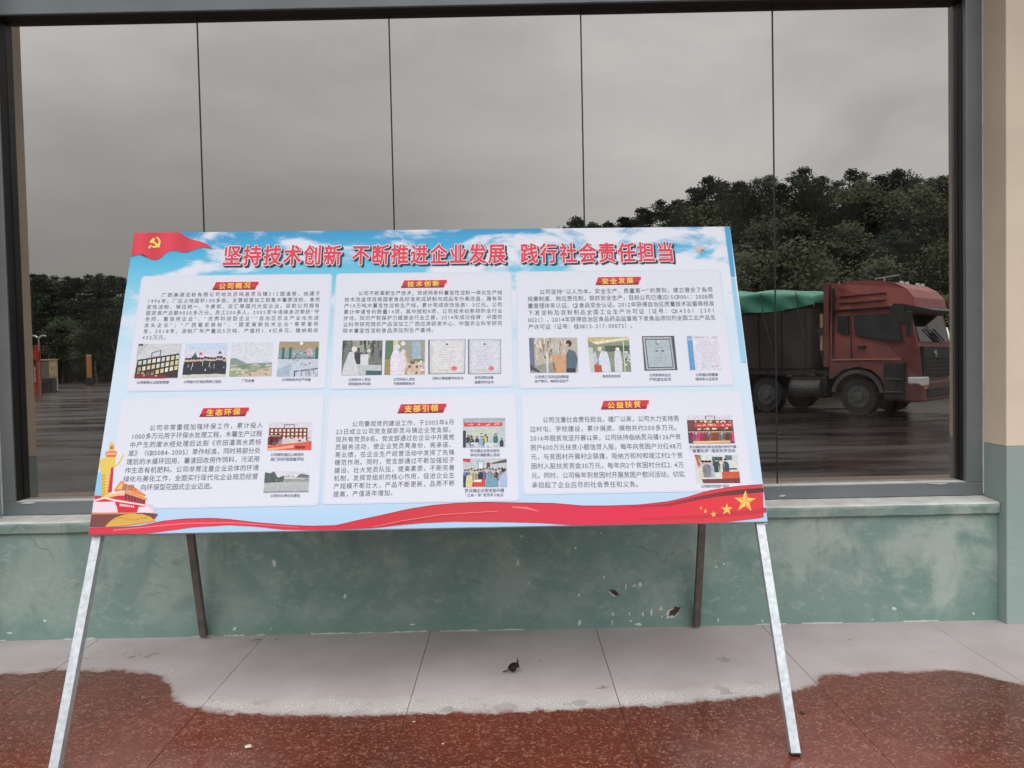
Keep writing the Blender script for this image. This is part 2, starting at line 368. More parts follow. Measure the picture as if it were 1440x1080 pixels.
# walkway in front of the building: concrete slab with grouted tiles, two steps down to the yard
terr = box('walkway', -9, 9, TERR_Y, WY + 0.5, YZ - 0.05, -0.006, M_grout); tag(terr, kind='structure')
for s_ in range(1):
    stp = box('step', -9, 9, TERR_Y - 0.32, TERR_Y - 0.003, YZ - 0.05, -0.22, M_concrete); tag(stp, kind='structure')
T = 0.7835
txs = [0.374 + k * T for k in range(-6, 6)]
tys = [2.985 - 0.7835 * k for k in range(0, 5)]
rows = [(2.985, WY + 0.02)] + [(tys[i + 1], tys[i]) for i in range(4)]
tile_cache = {}
for (ya, yb) in rows:
    for k in range(-6, 7):
        x0 = 0.374 + k * T
        key = round(yb - ya, 3)
        if key not in tile_cache:
            bm = bmesh.new(); bm_box(bm, 0.0012, T - 0.0012, 0.0012, (yb - ya) - 0.0012, -0.006, 0.0, 0.0009)
            tile_cache[key] = fin(bm, 'floor_tile'); tile_cache[key].materials.append(M_tile)
        o = link('floor_tile', tile_cache[key], terr, None, (x0, ya, random.uniform(-0.0006, 0.0006)))
        o.rotation_euler = (random.uniform(-.0008, .0008), random.uniform(-.0008, .0008), 0)

# ------------------------------------------------------------------ building
B = empty('factory_building', (0, WY, 0))
tag(B, 'factory building front with wide mirrored glass window over a worn green lower wall', 'building')
B.location = (0, 0, 0)
def bpart(name, *a, m, bev=0.0, parent=B): return box(name, *a, m, parent, bev)
# lower wall with a subdivided, slightly uneven face
bm = bmesh.new(); bm_box(bm, -7, PX - 0.002, WY, WY + 0.24, -0.05, SZ - 0.052)
lw = link('lower_wall', fin(bm, 'lower_wall'), B, M_green)
# sill: sloped top, rounded nose
bm = bmesh.new()
prof = [(FY + 0.02, SZ + 0.012), (FY - 0.02, SZ + 0.008), (SY + 0.012, SZ + 0.002), (SY + 0.002, SZ - 0.004), (SY, SZ - 0.014), (SY + 0.004, SZ - 0.050), (FY + 0.02, SZ - 0.050)]
xsn = [-2.49 + i * (PX - 0.004 + 2.49) / 60 for i in range(61)]
rings = []
for x in xsn:
    rings.append([bm.verts.new((x, y + random.uniform(-.0014, .0014) * (1 if 1 < i < 6 else 0), z + random.uniform(-.0012, .0012))) for i, (y, z) in enumerate(prof)])
for i in range(60):
    for j in range(len(prof)):
        k = (j + 1) % len(prof); f = bm.faces.new((rings[i][j], rings[i][k], rings[i + 1][k], rings[i + 1][j]))
        f.material_index = 0 if j < 3 else 1
bm.faces.new(rings[0]); bm.faces.new(rings[-1][::-1])
sm = fin(bm, 'window_sill'); sm.materials.append(M_sill); sm.materials.append(M_green)
link('window_sill', sm, B)
# piers left and right of the window, green foot and beige above
for (xa, xb) in ((PX, 7.0), (-7.0, -2.487)):
    bpart('pier_foot', xa, xb, PY, WY + 0.3, -0.05, SPLIT, m=M_green2, bev=0.004)
    bpart('pier', xa + (0 if xa > 0 else 0), xb, PY + 0.0015, WY + 0.3, SPLIT + 0.001, 5.2, m=M_beige, bev=0.004)
bpart('upper_wall', -2.486, PX - 0.001, FY + 0.005, WY + 0.3, 3.10, 5.2, m=M_beige)
bpart('eave', -8, 8, 1.6, 6.5, 5.2, 5.4, m=mat('eave_concrete', rgb(150, 146, 140), 0.8))  # eave inferred from dry floor, out of view; lengthened to block zenith light
# the dim room behind the glass
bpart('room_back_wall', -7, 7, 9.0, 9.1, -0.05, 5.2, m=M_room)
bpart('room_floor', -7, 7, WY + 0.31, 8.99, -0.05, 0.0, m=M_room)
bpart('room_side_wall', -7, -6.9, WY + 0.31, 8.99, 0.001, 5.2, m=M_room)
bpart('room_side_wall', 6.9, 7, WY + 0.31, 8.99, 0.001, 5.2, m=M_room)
for cx in (-0.92, 0.755):
    bpart('room_column', cx - 0.055, cx + 0.055, 4.10, 4.22, 0.001, 5.19, m=M_column)
# window
W = empty('window'); W.parent = B
XL, XR = -2.421, 2.200

bm = bmesh.new()
bm_box(bm, -2.486, PX - 0.001, FY, FY + 0.10, SZ + 0.013, FZ, 0.003)                # bottom
bm_box(bm, -2.486, PX - 0.001, FY, FY + 0.10, TZ, 3.10, 0.003)                      # top
bm_box(bm, -2.486, XL, FY + 0.001, FY + 0.101, FZ + 0.0005, TZ - 0.0005, 0.003)     # left
bm_box(bm, XR, PX - 0.001, FY + 0.001, FY + 0.101, FZ + 0.0005, TZ - 0.0005, 0.003) # right
link('window_frame', fin(bm, 'window_frame'), W, M_frame)
box('dusty_lit_ledge', XL + .002, XR - .002, FY + 0.006, GY - 0.003, FZ - 0.001, FZ + 0.0022, M_sill, W)  # pale strip paints in dust plus the light this ledge catches
bm = bmesh.new()  # dark inner rebate against the glass
bm_box(bm, XL + .0005, XL + 0.004, FY + 0.012, GY + .02, FZ + .001, TZ - .001)
bm_box(bm, XR - 0.004, XR - .0005, FY + 0.030, GY + .02, FZ + .001, TZ - .001)
bm_box(bm, XL + .005, XR - .005, FY + 0.003, GY + .02, TZ - 0.005, TZ - .0005)
link('glazing_channel', fin(bm, 'glazing_channel'), W, M_frameblack)
edges = [XL + 0.004] + JOINTS + [XR - 0.004]
for i in range(5):
    a, b_ = edges[i] + 0.0035, edges[i + 1] - 0.0035
    bm = bmesh.new(); bm_box(bm, -(b_ - a) / 2, (b_ - a) / 2, 0, 0.006, FZ - 0.01 - 1.8, TZ + 0.01 - 1.8)
    o = link('glass_pane', fin(bm, 'glass_pane'), W, M_glass, ((a + b_) / 2, GY, 1.8))
    o.rotation_euler = (R(random.uniform(-.06, .06)), 0, R(random.uniform(-.05, .05)))
for j in JOINTS:
    box('silicone_joint', j - 0.0035, j + 0.0035, GY - 0.0015, GY + 0.008, FZ, TZ - 0.005, M_seal, W)
# white sealant smears at frame corners
def blob(name, pts, y, th, m, parent):
    """irregular flat flake standing th proud of the plane y; pts (x, z)"""
    bm = bmesh.new(); bm_prism(bm, pts, y - th, y + 0.001)
    return link(name, fin(bm, name), parent, m)
def flake(cx, cz, rx, rz, n=9, seed=0, rot=0.0):
    rr = random.Random(seed); out = []
    for i in range(n):
        a = 2 * math.pi * i / n; k = rr.uniform(0.55, 1.1)
        x, z = rx * k * math.cos(a), rz * k * math.sin(a)
        out.append((cx + x * math.cos(rot) - z * math.sin(rot), cz + x * math.sin(rot) + z * math.cos(rot)))
    return out
box('sealant_bead', PX - 0.006, PX - 0.001, FY - 0.004, FY + 0.001, SZ + 0.02, 3.0, M_sill, W)
box('sealant_bead', -2.486, -2.481, FY - 0.004, FY + 0.001, SZ + 0.02, 3.0, M_sill, W)
blob('sealant_bead', flake(2.06, FZ - 0.004, .06, .004, 9, 3), FY - 0.001, 0.004, M_sill, W)
blob('sealant_bead', flake(-2.36, FZ - 0.004, .05, .004, 9, 4), FY - 0.001, 0.004, M_sill, W)
blob('sealant_bead', flake(-1.95, SZ + 0.028, .02, .006, 9, 5), FY - 0.001, 0.003, M_sill, W)
blob('sealant_bead', flake(1.30, SZ + 0.030, .02, .005, 9, 6), FY - 0.001, 0.003, M_sill, W)

# pixel (of the photo) on the plane y = Y  ->  x, z : used to lay out measured marks on the wall
def on_plane(px, py, Y):
    d = fw * FPX + r2 * (px - 720) - u2 * (py - 540); t = Y / d.y
    return d.x * t, CAM_H + d.z * t
def on_floor(px, py, z=0.0):
    d = fw * FPX + r2 * (px - 720) - u2 * (py - 540); t = (z - CAM_H) / d.z
    return d.x * t, d.y * t
chips = [(386, 792, 3, 6, .2), (485, 839, 2.5, 4, -.4), (387, 853, 1.5, 2, 0), (728, 792, 2, 6, -.2), (733, 754, 2, 1.5, 0), (809, 771, 2, 2, 0), (743, 820, 1.3, 1.3, 0), (849, 812, 1.6, 2.6, 0),
         (880, 826, 1.6, 6, 0), (892, 823, 3, 1.6, .4), (900, 822, 2.6, 4.5, 0), (814, 837, 1.6, 3, -.3), (862, 864, 2, 3, 0), (861, 875, 1.3, 4, 0), (885, 863, 1.4, 3, 0), (904, 863, 1.6, 4, .3),
         (916, 861, 1.8, 7, 0), (928, 857, 4, 1.8, .1), (930, 855, 1.8, 3.5, .3), (815, 876, 2.4, 5, -.4), (898, 878, 6, 2.4, 0), (887, 873, 2.5, 1.6, .6), (931, 867, 1.2, 1.8, 0), (14, 890, 5, 2, 0),
         (63, 873, 2, 2.5, 0), (330, 884, 4, 2.4, .7), (387, 854, 1.6, 1.6, 0), (381, 884, 1.6, 1.2, 0), (1007, 797, 2.5, 1.4, 0), (1018, 793, 1.8, 1.2, 0), (1257, 856, 4, 3, .2), (1227, 871, 2.5, 1, 0),
         (1010, 872, 1.6, 2.4, 0), (1072, 873, 1.6, 1.2, 0), (1369, 863, 1.6, 2, 0), (845, 750, 1.4, 1.4, 0), (1075, 736, 4, 2, 0), (580, 878, 5, 1, 0)]
for i, (px, py, a, c, rot) in enumerate(chips):
    x, z = on_plane(px, py, WY); k = WY / FPX
    blob('paint_chip', flake(x, max(z, .012), a * k, c * k, 9, 100 + i, rot), WY - 0.0005, 0.0015, M_paintchip, B)
# ragged cream line of old paint along the foot of the wall
rr = random.Random(5); x = -3.0
while x < PX - 0.05:
    ln = rr.uniform(.04, .22)
    if rr.random() < .6:
        n = 8; pts = [(x + ln * i / n, rr.uniform(.0015, .0065)) for i in range(n + 1)]
        blob('paint_edge', [(x, 0.0)] + pts + [(x + ln, 0.0)], WY - 0.0005, 0.0025, M_sill, B)
    x += ln + rr.uniform(0, .1)
# two holes knocked through the plaster: pale rim and recessed-looking brown brick inside
for i, (px, py, a, c, rot) in enumerate([(864, 833, 8, 4.2, -.5), (949, 859, 13, 5.5, .65)]):
    x, z = on_plane(px, py, WY); k = WY / FPX
    blob('plaster_hole_rim', flake(x - .006, z - .004, a * k * 1.15, c * k * 1.3, 13, 200 + i, rot), WY - 0.0005, 0.0012, M_paintchip, B)
    blob('plaster_hole', flake(x, z, a * k, c * k, 15, 220 + i, rot), WY - 0.0012, 0.0022, M_hole, B)

# ------------------------------------------------------------------ display board
PXC = [(188, 328), (1028, 319), (1079, 733), (124, 752)]
UVC = [(0, 1.2), (2.4, 1.2), (2.4, 0), (0, 0)]
A = []; bb = []
for (x, y), (u, v) in zip(PXC, UVC):
    A.append([x, y, 1, 0, 0, 0, -u * x, -u * y]); bb.append(u)
    A.append([0, 0, 0, x, y, 1, -v * x, -v * y]); bb.append(v)
Hm = np.append(np.linalg.solve(np.array(A, float), np.array(bb, float)), 1).reshape(3, 3)
def U(px, py):
    q = Hm @ np.array([px, py, 1.0]); return float(q[0] / q[2]), float(q[1] / q[2])

tilt, byaw, brl = 0.36398, 0.02565, -0.00691
cb, sb, ct, st_ = math.cos(byaw), math.sin(byaw), math.cos(tilt), math.sin(tilt)
ex0 = Vector((cb, sb, 0)); ev0 = Vector((-sb * st_, cb * st_, ct))
exu = ex0 * math.cos(brl) + ev0 * math.sin(brl); exv = -ex0 * math.sin(brl) + ev0 * math.cos(brl)
exn = exv.cross(exu) * -1           # u x v order: normal pointing away from viewer
exn = exu.cross(exv); exn = -exn     # points to the back (+y)
BO = Vector((-1.4945, 2.7398, 0.69794))
stand = empty('display_stand'); stand.matrix_world = Matrix(((exu.x, exn.x, exv.x, BO.x), (exu.y, exn.y, exv.y, BO.y), (exu.z, exn.z, exv.z, BO.z), (0, 0, 0, 1)))
tag(stand, 'large printed notice board with a blue sky border on a tubular steel A-frame', 'notice board')
# local axes: x = along, z = up the board, y = into the back

def add_cloud_print():
    m = bpy.data.materials.new('printed_sky_background'); m.use_nodes = True; N, L = nodes_of(m); b = N['Principled BSDF']
    t = N.new('ShaderNodeTexCoord'); sp = N.new('ShaderNodeSeparateXYZ'); L.new(t.outputs['Object'], sp.inputs[0])
    cr = N.new('ShaderNodeValToRGB'); e = cr.color_ramp.elements
    mr = N.new('ShaderNodeMapRange'); mr.inputs['From Max'].default_value = 1.2; L.new(sp.outputs['Z'], mr.inputs[0]); L.new(mr.outputs[0], cr.inputs[0])
    cols = [(0.0, rgb(170, 208, 238)), (0.12, rgb(196, 218, 238)), (0.25, rgb(208, 222, 238)), (0.5, rgb(206, 226, 240)), (0.68, rgb(176, 216, 236)), (0.83, rgb(110, 200, 228)), (0.93, rgb(60, 176, 220)), (1.0, rgb(40, 150, 205))]
    e[0].position, e[0].color = cols[0]; e[1].position, e[1].color = cols[-1]
    for p, c in cols[1:-1]:
        q = e.new(p); q.color = c
    mv = N.new('ShaderNodeMapping'); mv.inputs['Scale'].default_value = (1.0, 1, 2.3); mv.inputs['Rotation'].default_value = (0, R(12), 0); L.new(t.outputs['Object'], mv.inputs[0])
    n = N.new('ShaderNodeTexNoise'); n.inputs['Scale'].default_value = 3.1; n.inputs['Detail'].default_value = 9; n.inputs['Roughness'].default_value = 0.58; n.inputs['Distortion'].default_value = 0.35
    L.new(mv.outputs[0], n.inputs['Vector'])
    # more cloud to the right of the print
    mr2 = N.new('ShaderNodeMapRange'); mr2.inputs['From Max'].default_value = 2.4; mr2.inputs['To Min'].default_value = -0.03; mr2.inputs['To Max'].default_value = 0.09; L.new(sp.outputs['X'], mr2.inputs[0])
    # print fades to plain pale blue lower down, where there are no clouds
    mr3 = N.new('ShaderNodeMapRange'); mr3.inputs['From Min'].default_value = 0.55; mr3.inputs['From Max'].default_value = 0.9; L.new(sp.outputs['Z'], mr3.inputs[0])
    ad = N.new('ShaderNodeMath'); ad.operation = 'ADD'; L.new(n.outputs['Fac'], ad.inputs[0]); L.new(mr2.outputs[0], ad.inputs[1])
    cl = N.new('ShaderNodeMapRange'); cl.interpolation_type = 'SMOOTHSTEP'; cl.inputs['From Min'].default_value = 0.47; cl.inputs['From Max'].default_value = 0.60; L.new(ad.outputs[0], cl.inputs[0])
    ml = N.new('ShaderNodeMath'); ml.operation = 'MULTIPLY'; L.new(cl.outputs[0], ml.inputs[0]); L.new(mr3.outputs[0], ml.inputs[1])
    mx = N.new('ShaderNodeMix'); mx.data_type = 'RGBA'; L.new(ml.outputs[0], mx.inputs[0]); L.new(cr.outputs[0], mx.inputs[6]); mx.inputs[7].default_value = rgb(226, 230, 240)
    sc_ = N.new('ShaderNodeVectorMath'); sc_.operation = 'SCALE'; sc_.inputs['Scale'].default_value = 0.88; L.new(mx.outputs[2], sc_.inputs[0])
    L.new(sc_.outputs[0], b.inputs['Base Color']); b.inputs['Roughness'].default_value = 0.45; b.inputs['Specular IOR Level'].default_value = 0.3
    return m
M_print_bg = add_cloud_print()
M_boardedge = mat('white_board_edge', rgb(214, 218, 226), 0.6)
PAPER = 0.88       # reflectance of the unprinted sheet relative to the measured print colours
def print_material(name, grain):
    m = bpy.data.materials.new(name); m.use_nodes = True; N, L = nodes_of(m); b = N['Principled BSDF']
    a = N.new('ShaderNodeVertexColor'); a.layer_name = 'ink'
    t = N.new('ShaderNodeTexCoord'); n = N.new('ShaderNodeTexNoise'); n.inputs['Scale'].default_value = 95; n.inputs['Detail'].default_value = 3; n.inputs['Roughness'].default_value = .7
    L.new(t.outputs['Object'], n.inputs['Vector'])
    r = N.new('ShaderNodeMapRange'); r.inputs['From Min'].default_value = .3; r.inputs['From Max'].default_value = .7; r.inputs['To Min'].default_value = PAPER * (1 - grain); r.inputs['To Max'].default_value = PAPER * (1 + grain * .6)
    L.new(n.outputs['Fac'], r.inputs[0])
    v = N.new('ShaderNodeVectorMath'); v.operation = 'SCALE'; L.new(a.outputs[0], v.inputs[0]); L.new(r.outputs[0], v.inputs['Scale'])
    m_ = N.new('ShaderNodeMix'); m_.data_type = 'RGBA'; m_.blend_type = 'SOFT_LIGHT'; m_.inputs[0].default_value = min(1, grain * 2.4); L.new(v.outputs[0], m_.inputs[6]); L.new(n.outputs['Color'], m_.inputs[7])
    L.new((m_.outputs[2] if grain > .1 else v.outputs[0]), b.inputs['Base Color']); b.inputs['Roughness'].default_value = 0.45; b.inputs['Specular IOR Level'].default_value = 0.3
    return m
M_ink = print_material('printed_ink', 0.03); M_photo = print_material('printed_photo_ink', 0.16)

TH = 0.024
bm = bmesh.new(); bm_box(bm, 0, 2.4, 0, TH, 0, 1.2, 0.002)
pm = fin(bm, 'board_panel'); pm.materials.append(M_print_bg); pm.materials.append(M_boardedge)
for p in pm.polygons:
    if p.normal.y > -0.9: p.material_index = 1
link('board_panel', pm, stand)

class Ink:
    """flat coloured print laid on the board face; coordinates in board metres"""
    def __init__(s): s.v = []; s.f = []; s.c = []
    def poly(s, pts, col, lay=1):
        i = len(s.v); s.v += [(min(2.3985, max(0.0015, x)), -0.0012 - 0.00035 * lay, min(1.1985, max(0.0015, z))) for x, z in pts]; s.f.append(list(range(i, i + len(pts)))); s.c.append(col)
    def px(s, pts, col, lay=1): s.poly([U(*p) for p in pts], col, lay)
    def build(s, name, parent, label=None, m=None):
        me = bpy.data.meshes.new(name); me.from_pydata(s.v, [], s.f); me.update()
        ca = me.color_attributes.new('ink', 'FLOAT_COLOR', 'CORNER')
        for p, c in zip(me.polygons, s.c):
            for li in p.loop_indices: ca.data[li].color = c
        # face towards the viewer
        bm = bmesh.new(); bm.from_mesh(me)
        for f in bm.faces:
            f.normal_update()
            if f.normal.y > 0: f.normal_flip()
        bmesh.ops.triangulate(bm, faces=[f for f in bm.faces if len(f.verts) > 4])
        bm.to_mesh(me); bm.free()
        o = link(name, me, parent, m or M_ink)
        if label: o['label'] = label
        return o
def bil(q, s, t):
    """point in quad q (TL, TR, BR, BL) at s right, t down"""
    (ax, ay), (bx, by), (cx, cy), (dx, dy) = q
    return ((ax * (1 - s) + bx * s) * (1 - t) + (dx * (1 - s) + cx * s) * t, (ay * (1 - s) + by * s) * (1 - t) + (dy * (1 - s) + cy * s) * t)

# pale rounded cards under the text
CARDS = [[(203, 391), (461, 388), (456, 546), (178, 549)], [(475, 387), (716, 385), (721, 543), (468, 546)], [(728, 385), (1011, 381), (1031, 542), (731, 544)],
         [(176, 561), (454, 557), (446, 709), (150, 714)], [(464, 558), (722, 556), (728, 703), (457, 706)], [(736, 555), (1036, 551), (1056, 681), (738, 700)]]
for q in CARDS:
    k = Ink(); a = [U(*p) for p in q]
    for (g, lay, col) in ((0.006, 0, rgb(212, 222, 236)), (0.0, 0.5, rgb(222, 225, 237))):
        u0, u1 = min(a[0][0], a[3][0]) - g, max(a[1][0], a[2][0]) + g; v1, v0 = (a[0][1] + a[1][1]) / 2 + g, (a[2][1] + a[3][1]) / 2 - g
        r = 0.015; pts = []
        for cx, cz, a0 in ((u1 - r, v1 - r, 0), (u0 + r, v1 - r, 90), (u0 + r, v0 + r, 180), (u1 - r, v0 + r, 270)):
            for s_ in range(5):
                an = R(a0 + s_ * 22.5); pts.append((cx + r * math.cos(an), cz + r * math.sin(an)))
        k.poly(pts, col, lay)
    k.build('text_card', stand)

# ---- glyphs
RED = rgb(222, 52, 78); WHITE = rgb(240, 236, 242); BLACKI = rgb(38, 44, 60); GOLD = rgb(255, 214, 90); TXT = rgb(102, 102, 116)
BLOCKS = [
 dict(tl=(208.5, 416), bl=(200, 475.5), tr=(450.5, 413.5), br=(447, 474), ind=2, lines=["广西高源淀粉有限公司地处武鸣县灵马镇312国道旁，始建于", "1996年，厂区占地面积100多亩。主要经营加工销售木薯原淀粉、食用", "变性淀粉，销往统一、今麦郎、双汇等国内大型企业。目前公司拥有", "固定资产总额9000多万元，员工200多人。2005至今连续多次荣获“守", "合同，重信用企业”、“优秀科技型企业”“自治区农业产业化先进", "龙头企业”；“广西著名商标”、“国家高新技术企业”等荣誉称", "号，2018年，淀粉厂年产量达5万吨，产值约1.4亿多元，缴纳税收", "432万元。"]),
 dict(tl=(485, 413.6), bl=(482, 466), tr=(706.7, 412), br=(706.7, 464), ind=2, lines=["公司不断革新生产技术，完成两条料薯变性淀粉一体化生产线", "技术改造项目按国家食品标准完成研制与成品车分离改造，建有年", "产10万吨木薯变性淀粉生产线，累计完成技改投资1.3亿元。公司", "累计申请专利数量14项，其中授权9项，公司技术创新排跑全行业", "步伐，知识产权保护力度居全行业之首。2014年成功挂牌：中国农", "业科学研究院农产品深加工广西应用研发中心、中国农业科学研究", "院木薯变性淀粉食品添加剂生产基地。"]),
 dict(tl=(742, 411.6), bl=(743, 460.6), tr=(1003, 408), br=(1008, 457), ind=1.6, lines=["公司坚持“以人为本，安全生产，质量第一”的原则，建立健全了各项", "规章制度、岗位责任制，狠抓安全生产，目前公司已通过ISO9001：2008质", "量管理体系认证、QS食品安全认证。2012年获得自治区质量技术监督局核准", "下发淀粉及淀粉制品全国工业生产许可证（证号：QS4501 2301", "0021），2014年获得自治区食品药品监督局下发食品添加剂全国工业产品生", "产许可证（证号：桂XK13-217-00072）。"]),
 dict(tl=(187, 602.5), bl=(171, 686), tr=(370, 598), br=(362, 682), ind=2, lines=["公司非常重视加强环保工作，累计投入", "1000多万元用于环保水处理工程，木薯生产过程", "中产生的废水经处理后达到《农田灌溉水质标", "准》（GB5084-2005）旱作标准，同时将部分处", "理后的水循环回用，薯渣回收用作饲料，污泥用", "作生态有机肥料。公司非常注重企业总体的环境", "绿化与美化工作，全面实行现代化企业规范经营", "管理，向环保型花园式企业迈进。"]),
 dict(tl=(473, 597), bl=(468.4, 695), tr=(639, 593.8), br=(639.4, 690), ind=2, lines=["公司重视党的建设工作，于2005年6月", "23日成立公司党支部即灵马镇企业党支部。", "现共有党员8名。党支部通过在企业中开展党", "员服务活动，使企业党员亮身份、亮承诺、", "亮业绩，在企业生产经营活动中发挥了先锋", "模范作用。同时，党支部通过不断加强班子", "建设、壮大党员队伍，提高素质，不断完善", "机制，发挥党组织的核心作用，促进企业生", "产规模不断壮大，产品不断更新，品质不断", "提高，产值逐年增加。"]),
 dict(tl=(744.5, 591.2), bl=(747.4, 682), tr=(955, 588.5), br=(964, 680), ind=1.6, lines=["公司注重社会责任担当，建厂以来，公司大力支持周", "边村屯、学校建设，累计捐资、捐物共约200多万元。", "2016年脱贫攻坚开展以来，公司扶持临纳灵马镇126户贫", "困户600万元扶贫小额信贷入股，每年向贫困户分红48万", "元，与贫困村开展村企联建，吸纳方和村和坡江村2个贫", "困村入股扶贫资金30万元，每年向2个贫困村分红2.4万", "元。同时，公司每年到贫困村开展贫困户慰问活动，切实", "承担起了企业应尽的社会责任和义务。"]),
]
HEADS = [("公司概况", (298, 397, 364, 409)), ("技术创新", (564, 394.5, 629, 406)), ("安全发展", (838, 390, 902, 402)), ("生态环保", (280, 573.5, 350.5, 587)), ("支部引领", (559, 568, 628, 582)), ("公益扶贫", (845, 563, 912.5, 576.5))]
CAPS = [(215, 538.5, 46, "公司荣获认证获奖荣誉"), (285, 537.5, 54, "公司奋力打造优秀员工团队"), (349, 536, 18, "厂区全景"), (417, 534.5, 41, "公司新技术生产设备"),
        (506, 534.5, 32, "公司技术人员在"), (506, 540.5, 32, "研究新技术科技"), (568.5, 534, 31, "公司科研人员在"), (568.5, 540, 31, "不断探索新技术"), (630, 532.5, 44, "淀粉计算装置专利证书"), (681, 531.5, 27, "变性淀粉设备"), (681, 538, 27, "装置专利证书"),
        (776, 530.5, 48, "公司员工实时监控数据"), (776, 536.5, 48, "生产情况，确保安全生产"), (860, 529.5, 26, "食品安全检测"), (928.5, 528, 31, "公司获得安全生"), (928.5, 534, 31, "产标准化证书"), (994, 527.5, 32, "公司通过质量管"), (994, 533.5, 32, "理体系认证证书"),
        (404, 639.5, 47, "公司顺利通过上级相关"), (404, 646, 47, "部门的环保核查评估"), (401, 697, 42, "公司污水净化处理池"), (682, 634, 42, "灵马镇企业党支部在"), (682, 640, 42, "学校开展献爱心活动"), (681, 689.7, 56, "灵马镇企业党支部开展"), (681, 696, 54, "“三会一课”党员学习会议"),
        (1002, 628.5, 66, "灵马镇信用社联合贫困村学校开展"), (1002, 634, 64, "“春蕾助学”捐资助学活动"), (1005, 683.5, 40, "公司慰问贫困户活动")]
TITLE = [("坚持技术创新", 313.5, 481, 360.5, 359.5), ("不断推进企业发展", 495, 712, 359.5, 357.5), ("践行社会责任担当", 732, 949, 357.5, 355)]

need = {}
def want(txt, off):
    for c in txt:
        if c != ' ': need[(c, off)] = None
for b_ in BLOCKS:
    for l in b_['lines']: want(l, 0)
for h, _ in HEADS: want(h, 0)
for c_ in CAPS: want(c_[3], 0)
for t_ in TITLE:
    want(t_[0], 0)
tmp = []
for (c, off) in need:
    d = bpy.data.curves.new('glyph', 'FONT'); d.body = c; d.offset = off; d.resolution_u = 3
    o = bpy.data.objects.new('glyph', d); COL.objects.link(o); tmp.append(((c, off), o))
bpy.context.view_layer.update(); dg = bpy.context.evaluated_depsgraph_get()
for key, o in tmp:
    e = o.evaluated_get(dg); m = e.to_mesh()
    need[key] = ([(v.co.x, v.co.y) for v in m.vertices], [list(p.vertices) for p in m.polygons]); e.to_mesh_clear()
for key, o in tmp:
    d = o.data; bpy.data.objects.remove(o); bpy.data.curves.remove(d)

def cw(c): return 1.0 if ord(c) > 0x2000 and c not in '“”' else 0.56
class GlyphMesh:
    def __init__(s): s.v = []; s.f = []; s.c = []
    def put(s, c, off, u, v, size, col, lay, sx=1.0, dx=0, dv=0):
        """glyph box of height size with its left edge at u, centre at v"""
        if c == ' ': return
        vs, fs = need[(c, 0)]
        # heavier strokes: the glyph stamped round a small circle, each stamp a hair prouder than the last
        nr = 0 if off <= 0 else (4 if off < .012 else 8 if off < .04 else 14)
        st = [(0, 0)] + [(off * math.cos(6.2832 * q / nr), off * math.sin(6.2832 * q / nr)) for q in range(nr)]
        for q, (ox, oy) in enumerate(st):
            i = len(s.v); y = -0.0012 - 0.00035 * lay - 0.00002 * q
            s.v += [(u + (x + ox) * size * sx + dx, y, v + (yy + oy - 0.38) * size + dv) for x, yy in vs]
            s.f += [[a + i for a in f] for f in fs]; s.c += [col] * len(fs)
    def line(s, txt, off, u0, u1, v0, v1, size, col, lay=3, justify=True, dx=0, dv=0, sx=1.0):
        ws = [cw(c) * size * sx for c in txt]; tot = sum(ws)
        gap = (u1 - u0 - tot) / max(1, len(txt) - 1) if justify is True else justify
        u = u0
        for c, w_ in zip(txt, ws):
            t = (u - u0) / max(1e-6, (u1 - u0)); s.put(c, off, u, v0 + (v1 - v0) * t, size, col, lay, sx, dx, dv); u += w_ + gap
        return gap
    def build(s, name, parent):
        me = bpy.data.meshes.new(name); me.from_pydata(s.v, [], s.f); me.update()
        ca = me.color_attributes.new('ink', 'FLOAT_COLOR', 'CORNER')
        arr = np.zeros((len(me.loops), 4)); k = 0
        for f, c in zip(s.f, s.c):
            arr[k:k + len(f)] = c; k += len(f)
        ca.data.foreach_set('color', arr.ravel())
        return link(name, me, parent, M_ink)
for b_ in BLOCKS:
    n = len(b_['lines']); G = GlyphMesh()
    TL, BL, TR, BR = U(*b_['tl']), U(*b_['bl']), U(*b_['tr']), U(*b_['br'])
    pitch = abs(TL[1] - BL[1]) / (n - 1); size = min(pitch * 0.80, 0.0235 if n != 8 or b_['tl'][1] < 500 else 0.0242)
    gap0 = None
    for i, l in enumerate(b_['lines']):
        t = i / (n - 1)
        u0 = TL[0] * (1 - t) + BL[0] * t; u1 = TR[0] * (1 - t) + BR[0] * t
        v0 = TL[1] * (1 - t) + BL[1] * t; v1 = TR[1] * (1 - t) + BR[1] * t
        sx = 0.92
        if i == 0: u0 += b_['ind'] * size * 1.25
        if i == n - 1: G.line(l, 0, u0, u1, v0, v1, size, TXT, 3, gap0, sx=sx)
        else:
            g = G.line(l, 0, u0, u1, v0, v1, size, TXT, 3, True, sx=sx)
            if gap0 is None or i == 1: gap0 = g
    G.build('paragraph_text', stand)
